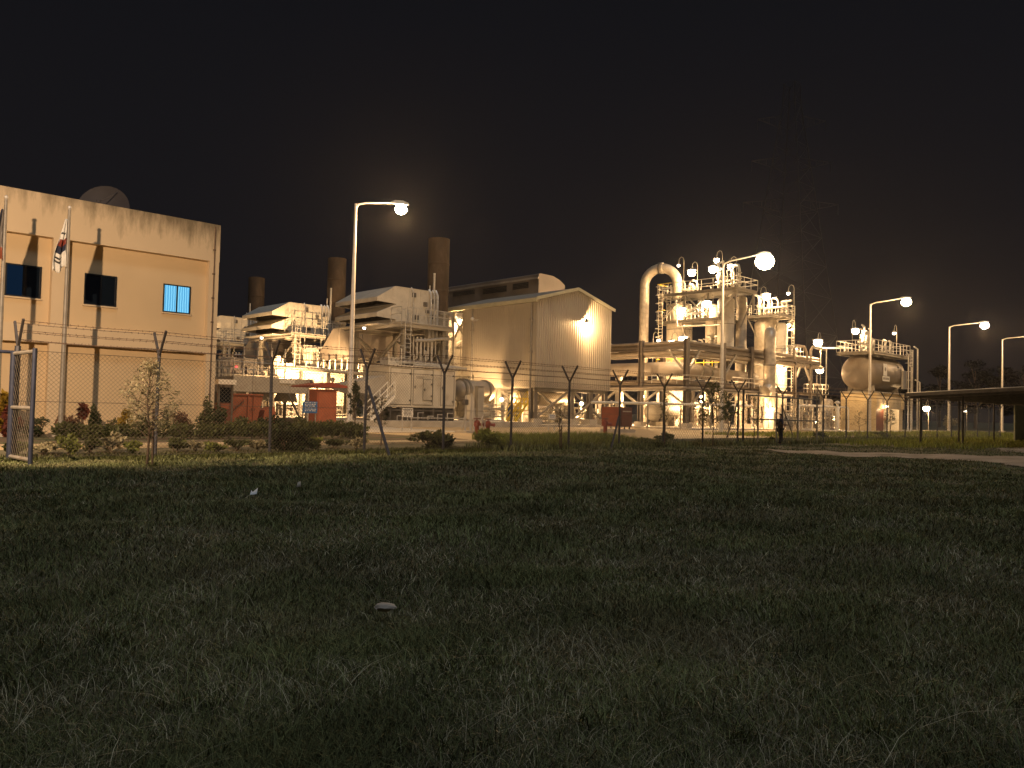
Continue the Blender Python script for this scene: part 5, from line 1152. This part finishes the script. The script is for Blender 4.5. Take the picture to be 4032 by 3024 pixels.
part('pipe', MB().tube([a, b, b+Vector((.3, 0, -.3)), b+Vector((.3, 0, -2))], .11, 8), M['white_paint'], t)
for f in (.1, .3, .5, .7, .9): c = a.lerp(b, f); part('support', MB().box(c.x-.05, c.x+.05, c.y-.05, c.y+.05, .3, c.z-.11), M['steel_grey'], t)
# pumps, drums and skids below and right of the rack
hvessel('separator_drum', (63.4, 46.4, 1.75), (66.4, 46.4, 1.75), .95, 'cream_paint', 'bright rounded drum beneath the pipe rack, left of the sapling', 'drum', 1.0, (), (.2, .8), ZS, ((.5, .6, .15),))
t = vtower('bright_column', 64.6, 51.6, .42, 5.2, 'bright white vertical pipe column standing under the rack', 'pipe column', 'cream_paint')
skid(67, 44.4, 3.4, 1.6, 2.4, 'pipe skid behind the drooping sapling', 21, ZS, 7); skid(72, 42.0, 3.5, 1.4, 2.6, 'pipe skid right of the brightest lamp pole', 22, ZS, 7, 'insulation')
skid(76.4, 41.6, 3.2, 1.5, 2.2, 'pipe skid under the riser pipe elbow', 23, ZS, 7); skid(58.3, 47.5, 2.2, 2.0, 2.2, 'pipe skid just right of the raised shed', 24, ZS, 6, 'insulation')
rs_ = random.Random(5)
for k in range(9):
    px = 3085+k*25; v_ = 34.5+1.4*(k % 3); q = W(px, 1690, v=v_)
    skid(q.x, v_, 1.9, 1.0, [1.5, 2.3, 1.1, 2.9, 1.7, 1.3, 2.4, 1.6, 1.9][k], ['metering skid directly right of the person', 'tall metering skid with two cross headers behind the gate pipes', 'low valve skid near the gate post', 'tallest metering skid left of the tank', 'valve skid below the railed lamp platform', 'low bright skid in the middle of the valve yard', 'metering skid with a capped vessel left of the cream wall', 'valve skid close to the cream tank base', 'last metering skid against the cream tank base'][k], 31+k, .33, 8, 'insulation' if k % 2 else 'galvanised', 'steel_grey' if k % 3 else 'cream_paint')
t = thing('header_loop', (0, 0, 0), 'long white pipe loop standing before the cream tank base', 'pipe'); a = W(3145, 1597, v=34.0); b = W(3292, 1602, v=34.0); ORI[t.name] = Vector((b.x, b.y, .33)); t.location = ORI[t.name]
part('pipe', MB().tube([(a.x, a.y, .35), (a.x, a.y, a.z-.2), a+Vector((.2, 0, 0)), b-Vector((.25, 0, 0)), (b.x, b.y, b.z-.25), (b.x, b.y, .35)], .10, 10), M['white_paint'], t)
part('pipe', MB().tube([(b.x+.6, b.y, .35), (b.x+.6, b.y, b.z-.2), (b.x+.8, b.y, b.z), (b.x+2.6, b.y, b.z), (b.x+2.8, b.y, b.z-.2), (b.x+2.8, b.y, .35)], .07, 10), M['white_paint'], t)
q = W(3298, 1590, v=33.6); t = vtower('slim_standpipe', q.x, q.y, .12, q.z, 'slim bright standpipe with a domed cap left of the cream tank base', 'pipe', 'white_paint', z0=.33); part('cap', MB().lathe((q.x, q.y, q.z), (0,0,1), [(0, .2), (.1, .28), (.22, .2), (.3, .03)], 12), M['galvanised'], t)
q = W(3258, 1620, v=36.5); t = vtower('small_drum', q.x, q.y, .55, 3.2, 'small vertical drum with a rounded top beside the cream tank base', 'vessel', 'insulation')
t = thing('lamp_platform', W(3230, 1510, v=41.5).to_tuple(), 'small yellow railed platform carrying a lamp left of the tank', 'platform'); q = W(3212, 1515, v=41.5); q2 = W(3262, 1515, v=41.5); ORI[t.name] = Vector((q.x, q.y, ZS)); t.location = ORI[t.name]
part('deck', MB().box(q.x, q2.x, 41.5, 42.9, q.z-1.1, q.z-1.0), M['steel_grey'], t); part('handrail', MB().rail([(q.x, 41.5, q.z-1.0), (q2.x, 41.5, q.z-1.0), (q2.x, 42.9, q.z-1.0), (q.x, 42.9, q.z-1.0)], 1.1, .9, .024, True), M['cream_paint'], t)
for u in (q.x+.1, q2.x-.1): part('leg', MB().ibeam((u, 42.2, ZS), (u, 42.2, q.z-1.1), .2), M['steel_grey'], t)
# horizontal tank on its masonry base
def tank():
    u0, u1, v = 80.1, 87.3, 33.6
    t = hvessel('storage_tank', (u0, v, 6.15), (u1, v, 6.15), 1.78, 'tank_paint', 'big horizontal tank with domed end lying on a cream masonry base', 'tank', .42, (), (), 4.3, ((.2, .3, .3), (.75, .3, .25)))
    for f in (.08, .92):
        c = u0+(u1-u0)*f; part('saddle', MB().prism([(v-1.35, 4.1), (v+1.35, 4.1), (v+1.2, 5.1), (v-1.2, 5.1)], 'x', c-.15, c+.15), M['steel_grey'], t)
    deck(t, u0-.9, u1+1.0, v-1.9, v+1.9, 8.2, sp=.95); n = MB()
    q = W(3487, 1462, v=v-1.82); n.box(q.x-.5, q.x+.35, v-1.83, v-1.80, q.z-.45, q.z+.75); n.box(q.x-.8, q.x+.9, v-1.87, v-1.84, q.z-1.0, q.z-.5); part('sign_plate', n, M['white_paint'], t)
    mk = MB(); mk.lathe((q.x-.05, v-1.831, q.z+.2), (0,-1,0), [(0, .2), (.006, .2)], 16); 
    for k in range(5): mk.box(q.x-.7+k*.3, q.x-.5+k*.3, v-1.885, v-1.871, q.z-.85, q.z-.62)
    part('sign_mark', mk, M['steel_grey'], t)
    part('ladder', MB().ladder((u1+1.0, v-2.1, .3), (u1+1.0, v-2.1, 8.9), (1, 0, 0), .5, .04, True), M['galvanised'], t)
    mb = MB()
    for k, (du, zt) in enumerate(((-.2, 8.2), (.35, 7.0), (1.8, 9.0), (2.2, 5.5))): mb.tube([(u1+du, v-2.2-.1*k, .3), (u1+du, v-2.2-.1*k, zt), (u1+du-.5, v-2.2, zt+.25)], .08, 8)
    part('riser_pipe', mb, M['galvanised'], t)
    part('junction_cabinet', MB().box(u1-.9, u1+.1, v-1.95, v-1.75, 4.7, 6.6), M['grey_paint'], t)
    b = thing('tank_base', (83, 33.5, .3), 'cream masonry wall block under the horizontal tank with a lit doorway', 'wall'); w0, w1, y0, y1 = 80.3, 87.2, 32.0, 35.2
    d0, d1 = W(3480, 1690, v=y0).x, W(3540, 1690, v=y0).x; m0 = w0+.12; dz = 2.2
    mb = MB().box(w0, m0, y0, y0+.3, .3, 4.1); mb.box(m0, w1, y0, y0+.3, dz+.35, 4.1); mb.box(d1, w1, y0, y0+.3, .3, dz+.35)
    mb.box(w0, w0+.3, y0+.31, y1, .3, 4.1); mb.box(w1-.3, w1, y0+.31, y1, .3, 4.1); mb.box(w0, w1, y1+.002, y1+.3, .3, 4.1); mb.box(w0-.002, w1+.002, y0-.002, y0+.28, 3.0, 3.3) if 0 else None
    part('wall', mb, M['block_wall'], b)
    mb = MB()
    for u in (w0-.06, w1-.35): mb.box(u, u+.5, y0-.12, y0-.002, dz+.36, 4.118)
    part('pier', mb, M['block_wall'], b); part('door', MB().box(m0+.02, d0, y0+.05, y0+.12, .3, dz+.34), M['dark_red_paint'], b); part('cap_slab', MB().box(w0-.1, w1+.1, y0-.15, y1+.35, 4.12, 4.24), M['concrete'], b)
    q = W(3492, 1600, v=y0-.35); h = thing('wall_light', (q.x, y0, q.z), 'small lamp over the lit doorway of the tank base', 'lamp'); part('bracket', MB().tube([(q.x, y0, q.z+.15), (q.x, q.y, q.z+.12)], .03, 6), M['galvanised'], h); part('bulb', MB().lathe(q+Vector((0,0,.1)), (0,0,-1), [(0, .05), (.06, .12), (.18, .12), (.24, .02)], 12), M['lamp_small'], h); add_light(h, q-Vector((0, .1, .3)), 120, WARM, .08)
    add_light(b, (d0+.9, 33.3, 2.5), 500, PALE, .12)
    q = W(3513, 1690, v=y0+.6); o = thing('store_shelf', (q.x, q.y, .34), 'cluttered pale shelf of drums seen through the lit doorway', 'shelf'); mb = MB()
    for k in range(5): mb.cyl(q.x-.8+.42*k, y0+1.7+.1*(k % 2), .34, .9+.45*(k % 3), .19, 12)
    part('drums', mb, M['cream_paint'], o); part('board', MB().box(q.x-1.1, q.x+1.3, y0+1.4, y0+2.2, 1.5, 1.56), M['orange_paint'], o)
tank()
topworks('valve_cluster', 81.9, 33.6, 8.2, 3.0, 3.0, 'bright tangle of valves on top of the tank', 41, 9, (1, 0)); topworks('valve_cluster', 86.4, 33.4, 8.2, 2.2, 1.9, 'pair of vent pipes at the right end of the tank platform', 42, 4, (1, 0))
# lamps of the process area
for a in [
    (2724, 1067, 71.2, None, 14.35, 900, 'bulb lamp over the left end of the top platform', 1, .30),
    (2807, 1054, 71.0, None, 14.35, 1000, 'bulb lamp over the middle of the top platform', 1, .30),
    (2822, 1022, 74.3, None, 14.35, 500, 'higher bulb lamp behind the middle of the top platform', 1, .2),
    (2877, 1046, 73.6, None, 14.35, 600, 'bulb lamp near the vent pipes of the top platform', 1, .24),
    (2672, 1046, 74.3, None, 14.35, 120, 'small swan neck lamp beside the goose neck flange', 1, .12),
    (2784, 1190, 70.6, None, 11.45, 1500, 'glaring lamp on the lower platform of the main tower', 1, .3),
    (2688, 1216, 70.5, None, 11.45, 900, 'lamp beside the thick main tower between its platforms', 1, .22),
    (2690, 1330, 61.5, None, 7.9, 900, 'bright lamp on the corner of the pipe rack', 1, .3),
    (2645, 1345, 66.0, None, 7.0, 800, 'lamp glowing low against the thick main tower', 1, .26),
    (3018, 1160, 81.4, None, 12.75, 900, 'bright lamp on the top platform of the second tower', -1, .32),
    (3104, 1155, 84.0, None, 12.75, 160, 'small swan neck lamp at the right corner of the second tower platform', 1, .14),
    (3105, 1280, 82.8, None, 8.2, 800, 'lamp lighting the ladder of the second tower', 1, .14),
    (3085, 1452, 80.0, None, 3.7, 800, 'lamp beside the small landing of the second tower', -1, .2),
    (3221, 1341, None, 41.0, ZS, 2600, 'large bright lamp on a tall pole left of the tank', 1, .34),
    (3228, 1451, None, 41.8, 3.6, 1100, 'bright lamp over the small yellow railed platform', -1, .3),
    (3368, 1298, None, 34.2, 8.2, 900, 'swan neck lamp over the left end of the tank platform', -1, .26),
    (3521, 1312, None, 33.4, 8.2, 110, 'pair of small lamps on a swan neck pole over the right end of the tank', 1, .13),
    (3648, 1603, None, 37.0, .2, 900, 'lone bright lamp low behind the open shed', 1, .3),
    (3800, 1619, None, 36.0, .2, 90, 'small swan neck lamp behind the second open shed post', 1, .12),
    (2593, 1341, 69.0, None, 7.0, 160, 'small swan neck lamp left of the main tower', -1, .13),
    (3040, 1610, None, 38.6, ZS, 600, 'lamp low among the skids behind the person', -1, .12),
    (3215, 1660, None, 37.6, .33, 2000, 'low lamp among the metering skids', 1, .14),
    (3290, 1640, None, 37.2, .33, 1300, 'low lamp near the cream tank base', -1, .12),
    (2530, 1560, 65.5, None, ZS, 4500, 'lamp under the left part of the pipe rack', 1, .14),
    (2760, 1560, None, 44.8, ZS, 2600, 'lamp behind the drooping sapling under the rack', 1, .14)]:
    px, py, u_, v_, z0, P, lb, s_, r_ = a; r_ *= 1.35; hook_lamp(px, py, u_, v_, z0, P*1.7, lb, s_, r_, 'lamp_glow' if P > 400 else 'lamp_small', along=(0, -1) if u_ else (1, 0), plen=.7)  # bulbs enlarged, glare put into their glowing shape
q = W(2442, 1369, v=62); t = thing('street_lamp', (q.x-3, q.y, .3), 'far street lamp head showing just right of the raised shed', 'street lamp'); part('pole', MB().tube([(q.x-2.6, q.y+.5, .3), (q.x-2.6, q.y+.5, q.z), (q.x-1.6, q.y+.3, q.z+.35), q+Vector((0,0,.12))], .07, 8), M['pole_paint'], t); part('lamp_head', MB().box(q.x-.35, q.x+.35, q.y-.12, q.y+.12, q.z+.07, q.z+.16), M['galvanised'], t)
part('lens', MB().lathe(q+Vector((0,0,.06)), (0,0,-1), [(0, .3), (.15, .3), (.28, .12), (.3, .02)], 14), M['lamp_glow'], t); add_light(t, q-Vector((0,0,.6)), 1500, WARM, .1)
# yellow deck rails and a lit landing low on main tower
t = thing('railed_landing', (70, 47, 6.2), 'yellow railed landing low on the main tower behind the rack', 'platform'); part('deck', MB().box(69.5, 71.2, 42.8, 50.6, 6.1, 6.2), M['cream_paint'], t); part('handrail', MB().rail([(69.5, 42.8, 6.2), (69.5, 50.6, 6.2), (71.2, 50.6, 6.2)], 1.1, 1.0, .045), M['yellow_paint'], t)
for v in (43, 46.8, 50.4): part('leg', MB().ibeam((69.7, v, ZS), (69.7, v, 6.1), .24), M['cream_paint'], t)

for o in [o for o in COL.objects if o.parent is None and 'category' in o and o.name.split('.')[0] in ('process_tower', 'reboiler_vessel', 'dark_vessel', 'relief_valves', 'valve_cluster', 'process_pipe') and o.location.x < 76]:
    o.location.x -= .30; o.location.y += .28
# ================================================================== LATTICE MAST, OPEN SHED
def pylon():
    c = W(3105, 1500, d=150); x, y = c.x, c.y; t = thing('lattice_mast', (x, y, .2), 'faint tall steel lattice transmission tower rising behind the second process tower', 'transmission tower')
    def hw(z): return 7.2*(1-z/62)**1.0+1.1
    mb = MB(); L = [0, 9, 17, 24, 30, 35.5, 40.5, 45, 49, 53, 57, 61, 65]; cor = lambda z: [(x+sx_*hw(z), y+sy_*hw(z), z) for sx_, sy_ in ((-1, -1), (1, -1), (1, 1), (-1, 1))]
    for a, b in zip(L, L[1:]):
        A = cor(min(a, 62)); B = cor(min(b, 62)); A = [(p[0], p[1], a) for p in A]; B = [(p[0], p[1], b) for p in B]
        for i in range(4):
            j = (i+1) % 4; mb.beam(A[i], B[i], .11); mb.beam(A[i], B[j], .045); mb.beam(A[j], B[i], .045); mb.beam(B[i], B[j], .045)
    part('tower_frame', mb, M['faint_steel'], t); rt = cam.matrix_world.to_3x3() @ Vector((1, 0, 0)); rt.z = 0; rt.normalize()
    for z, Lr in ((42, 9.0), (50, 7.5), (58, 6.5)):
        c0 = Vector((x, y, z))
        for s in (-1, 1):
            mb = MB(); tip = c0+rt*s*Lr; mb.beam(c0+rt*s*2+Vector((0,0,.8)), tip, .12); mb.beam(c0+rt*s*2-Vector((0,0,1.6)), tip, .12); mb.beam(tip, tip-Vector((0,0,2)), .08)
            for k in range(1, 4): p = c0+rt*s*(2+(Lr-2)*k/4); mb.beam(p+Vector((0,0,.8*(1-k/4))), p-Vector((0,0,1.6*(1-k/4))), .07)
            part('cross_arm', mb, M['faint_steel'], t)
pylon()
def open_shed():
    t = thing('open_shed', (51, 17.9, 0), 'low open sided shed with a corrugated roof on thin dark posts beside the path', 'shed'); u0, u1, v0, v1 = 50.6, 78, 4.0, 18.4; z1 = 3.12; sl = .055
    mb = MB(); n = 96; top = []; vs = []
    for k in range(n+1):
        u = u0+(u1-u0)*k/n; dz = .045*(k % 2); vs += [(u, v0, z1+sl*(v1-v0)+dz), (u, v1, z1+dz), (u, v0, z1+sl*(v1-v0)+dz-.02), (u, v1, z1+dz-.02)]
    fs = []
    for k in range(n): a = k*4; fs += [(a, a+4, a+5, a+1), (a+2, a+3, a+7, a+6), (a+1, a+5, a+7, a+3), (a, a+2, a+6, a+4)]
    fs += [(0, 1, 3, 2), (n*4, n*4+2, n*4+3, n*4+1)]; mb.add(vs, fs); part('roof', mb, M['shed_roof'], t)
    mb = MB()
    for v in (v1-.15, v1-4.5, v1-9): mb.beam((u0+.2, v, z1-.12+sl*(v1-v)), (u1-.2, v, z1-.12+sl*(v1-v)), .09, .16)
    for u in np.arange(u0+.4, u1, 3.4): mb.beam((u, v0+.2, z1-.26+sl*(v1-v0)), (u, v1-.1, z1-.26), .08, .14)
    mb.beam((u0+.03, v0, z1+sl*(v1-v0)-.10), (u0+.03, v1, z1-.10), .04, .2)
    part('rafter', mb, M['dark_steel'], t)
    for px, d_ in ((3625, 48.0), (3791, 48.2)): q = W(px, 1650, d=d_); part('post', MB().tube([(q.x, q.y, -.05), (q.x, q.y, z1-.2+sl*(v1-q.y))], .065, 10), M['post_dark'], t)
    for u in (58.3, 66.0, 73.8): part('post', MB().tube([(u, 17.8, -.05), (u, 17.8, z1-.25)], .06, 10), M['post_dark'], t)
    mb = MB(); ua, ub = 69.6, 77.8
    for k in range(46):
        u = ua+(ub-ua)*k/46; mb.box(u, u+(ub-ua)/92, 17.35, 17.40, .0, z1-.3); mb.box(u+(ub-ua)/92, u+(ub-ua)/46, 17.41, 17.46, .0, z1-.3)
    part('corrugated_wall', mb, M['shed_sheet'], t)
mat('shed_roof', (.30, .28, .25), .6, .2, var=.15, scale=1.5); mat('shed_sheet', (.5, .54, .46), .6, .1, var=.2, scale=1.5)
open_shed()

# ================================================================== PEOPLE
def skin(name, V, E, Rr, m, parent, sub=1, root=0):
    og = ORI[parent.name]; me = bpy.data.meshes.new(name); me.from_pydata([tuple(Vector(p)-og) for p in V], E, []); o = bpy.data.objects.new(name, me); COL.objects.link(o); o.parent = parent
    s = o.modifiers.new('skin', 'SKIN'); s.use_smooth_shade = True
    for i, sv in enumerate(me.skin_vertices[0].data): r_ = Rr[i]; sv.radius = r_ if isinstance(r_, tuple) else (r_, r_); sv.use_root = (i == root)
    sb = o.modifiers.new('sub', 'SUBSURF'); sb.levels = sb.render_levels = sub; me.materials.append(M[m]); ORI[o.name] = og; return o
def person(x, y, g, H, face, label, shirt, trousers, stride=.16):
    """face: heading angle; standing relaxed, one arm bent forward"""
    t = thing('person', (x, y, g), label, 'person'); f = Vector((math.cos(face), math.sin(face), 0)); s = Vector((-f.y, f.x, 0)); k = H/1.72; Z = Vector((0,0,1)); O = Vector((x, y, g))
    P = lambda a, b, c: O+(f*a+s*b+Z*c)*k
    V = [P(0, 0, .93), P(.0, 0, 1.12), P(.02, 0, 1.33), P(.03, 0, 1.45), P(.06, 0, 1.53), P(.08, 0, 1.63)]; E = [(0, 1), (1, 2), (2, 3), (3, 4), (4, 5)]; Rr = [(.14, .12), (.135, .115), (.16, .12), (.07, .065), (.06, .06), (.085, .095)]
    arms = []
    for sd, el, hn in ((1, (-.07, .25, 1.12), (.14, .22, .98)), (-1, (-.02, -.25, 1.12), (.20, -.16, 1.12))):
        i = len(V); V += [P(.02, .17*sd, 1.38), P(*el), P(*hn), P(hn[0]+.06, hn[1], hn[2]+.01)]; E += [(2, i), (i, i+1), (i+1, i+2), (i+2, i+3)]; Rr += [.06, .045, .03, .032]; arms.append(P(hn[0]+.1, hn[1], hn[2]+.01))
    for sd, st in ((1, stride), (-1, -stride)):
        i = len(V); V += [P(0, .09*sd, .88), P(st*.55+.03, .09*sd, .48), P(st-.02, .09*sd, .08), P(st+.12, .09*sd, .035)]; E += [(0, i), (i, i+1), (i+1, i+2), (i+2, i+3)]; Rr += [.085, .06, .042, (.045, .035)]
    b = skin('body', V, E, Rr, 'person_skin', t, 1)
    for hp in arms:
        for j in range(5):
            off = (j-2)*.018 if j < 4 else -.03; ln = (.05, .065, .07, .06, .04)[j]; a = hp+(Z*off if j < 4 else s*.02)*k; part('finger', MB().tube([a-f*.03*k, a+f*ln*.5*k, a+(f*ln*.8-Z*.02)*k], [.010*k, .009*k, .007*k], 6), M['person_skin'], t)
    part('nose', MB().lathe(P(.155, 0, 1.625), f-Z*.4, [(0, .012*k), (.02*k, .015*k), (.035*k, .006*k)], 6), M['person_skin'], t)
    for sd in (1, -1): part('ear', MB().lathe(P(.07, .085*sd, 1.63), s*sd, [(0, .022*k), (.015*k, .018*k)], 8), M['person_skin'], t); part('eye', MB().lathe(P(.155, .03*sd, 1.65), f, [(0, .011*k), (.008*k, .006*k)], 6), M['hair'], t)
    V = [P(.03, 0, 1.60), P(.055, 0, 1.68), P(.08, 0, 1.71)]; skin('hair', V, [(0, 1), (1, 2)], [(.085, .085), (.098, .10), (.07, .07)], 'hair', t)
    V = [P(0, 0, .86), P(.0, 0, 1.10), P(.02, 0, 1.34), P(.03, 0, 1.44)]; E = [(0, 1), (1, 2), (2, 3)]; Rr = [(.17, .15), (.165, .145), (.18, .14), (.085, .08)]
    for sd, el in ((1, (-.07, .25, 1.12)), (-1, (-.02, -.25, 1.12))): i = len(V); V += [P(.02, .17*sd, 1.37), P(*el)]; E += [(2, i), (i, i+1)]; Rr += [.078, .062]
    skin('shirt', V, E, Rr, shirt, t)
    V = [P(0, 0, .93)]; E = []; Rr = [(.155, .13)]
    for sd, st in ((1, stride), (-1, -stride)): i = len(V); V += [P(0, .09*sd, .86), P(st*.55+.03, .09*sd, .48), P(st-.02, .09*sd, .10)]; E += [(0, i), (i, i+1), (i+1, i+2)]; Rr += [.105, .08, .062]
    skin('trousers', V, E, Rr, trousers, t)
    for sd, st in ((1, stride), (-1, -stride)): part('shoe', MB().lathe(P(st-.08, .09*sd, .045), f, [(0, .03*k), (.05*k, .05*k), (.16*k, .048*k), (.25*k, .035*k), (.28*k, .01)], 10), M['hair'], t)
q = W(3071, 1752, z=0); person(q.x, q.y, float(hgt(q.x, q.y)), 1.70, R(ALPHA-75), 'person in a dark patterned shirt and dark trousers standing beside the far gate', 'navy_cloth', 'dark_cloth', .1)
q = W(2006, 1664, v=46.6); person(q.x, q.y, .42 if q.y > 44.9 else .2, 1.7, R(-150), 'person in blue working clothes standing under the raised shed', 'blue_cloth', 'blue_cloth', .06)

# ================================================================== LITTER
q = W(998, 1952, z=.03); mb = MB(); mb.add([(q.x-.07, q.y-.02, .05), (q.x+.03, q.y-.05, .06), (q.x+.09, q.y+.04, .15), (q.x, q.y+.03, .09), (q.x-.03, q.y+.02, .12)], [(0, 1, 3), (1, 2, 3), (0, 3, 4)]); o = part('paper_scrap', mb, M['litter_paper']); tag(o, 'crumpled white paper scrap lying in the dark grass', 'litter'); o.modifiers.new('s', 'SOLIDIFY').thickness = .004
q = W(1176, 1922, z=.03); mb = MB(); mb.add([(q.x-.05, q.y, .05), (q.x+.05, q.y, .05), (q.x+.05, q.y+.03, .15), (q.x, q.y+.04, .13)], [(0, 1, 2, 3)]); o = part('plastic_scrap', mb, M['stone']); tag(o, 'small pale scrap in the grass right of the white paper', 'litter'); o.modifiers.new('s', 'SOLIDIFY').thickness = .004
q = W(1515, 2393, z=.03); mb = MB(); rs = random.Random(2); pr = [(0, .005), (.02, .035), (.05, .05), (.09, .055), (.14, .03), (.16, .004)]; mb.lathe((q.x-.07, q.y+.03, .05), (.75, -.65, -.03), pr, 9)
mb.v = [(a+rs.uniform(-.006, .006), b+rs.uniform(-.006, .006), .03+(c-.03)*.6+rs.uniform(-.005, .005)) for a, b, c in mb.v]; tag(part('pale_stone', mb, M['stone']), 'pale flat stone lying alone in the foreground grass', 'stone')

# ================================================================== HAZE
HAZE = 1
if HAZE:
    mb = MB().box(-60, 330, -60, 330, -3, 70); o = part('haze', mb, bpy.data.materials.new('haze_air')); m = o.data.materials[0]; m.use_nodes = True; t = m.node_tree; t.nodes.clear()
    ou = t.nodes.new('ShaderNodeOutputMaterial'); vo = t.nodes.new('ShaderNodeVolumePrincipled'); vo.inputs['Color'].default_value = (.92, .92, .95, 1); vo.inputs['Density'].default_value = .00015; vo.inputs['Anisotropy'].default_value = .84
    t.links.new(vo.outputs[0], ou.inputs['Volume']); tag(o, 'thin night haze glowing around the lamps', 'haze', kind='stuff')
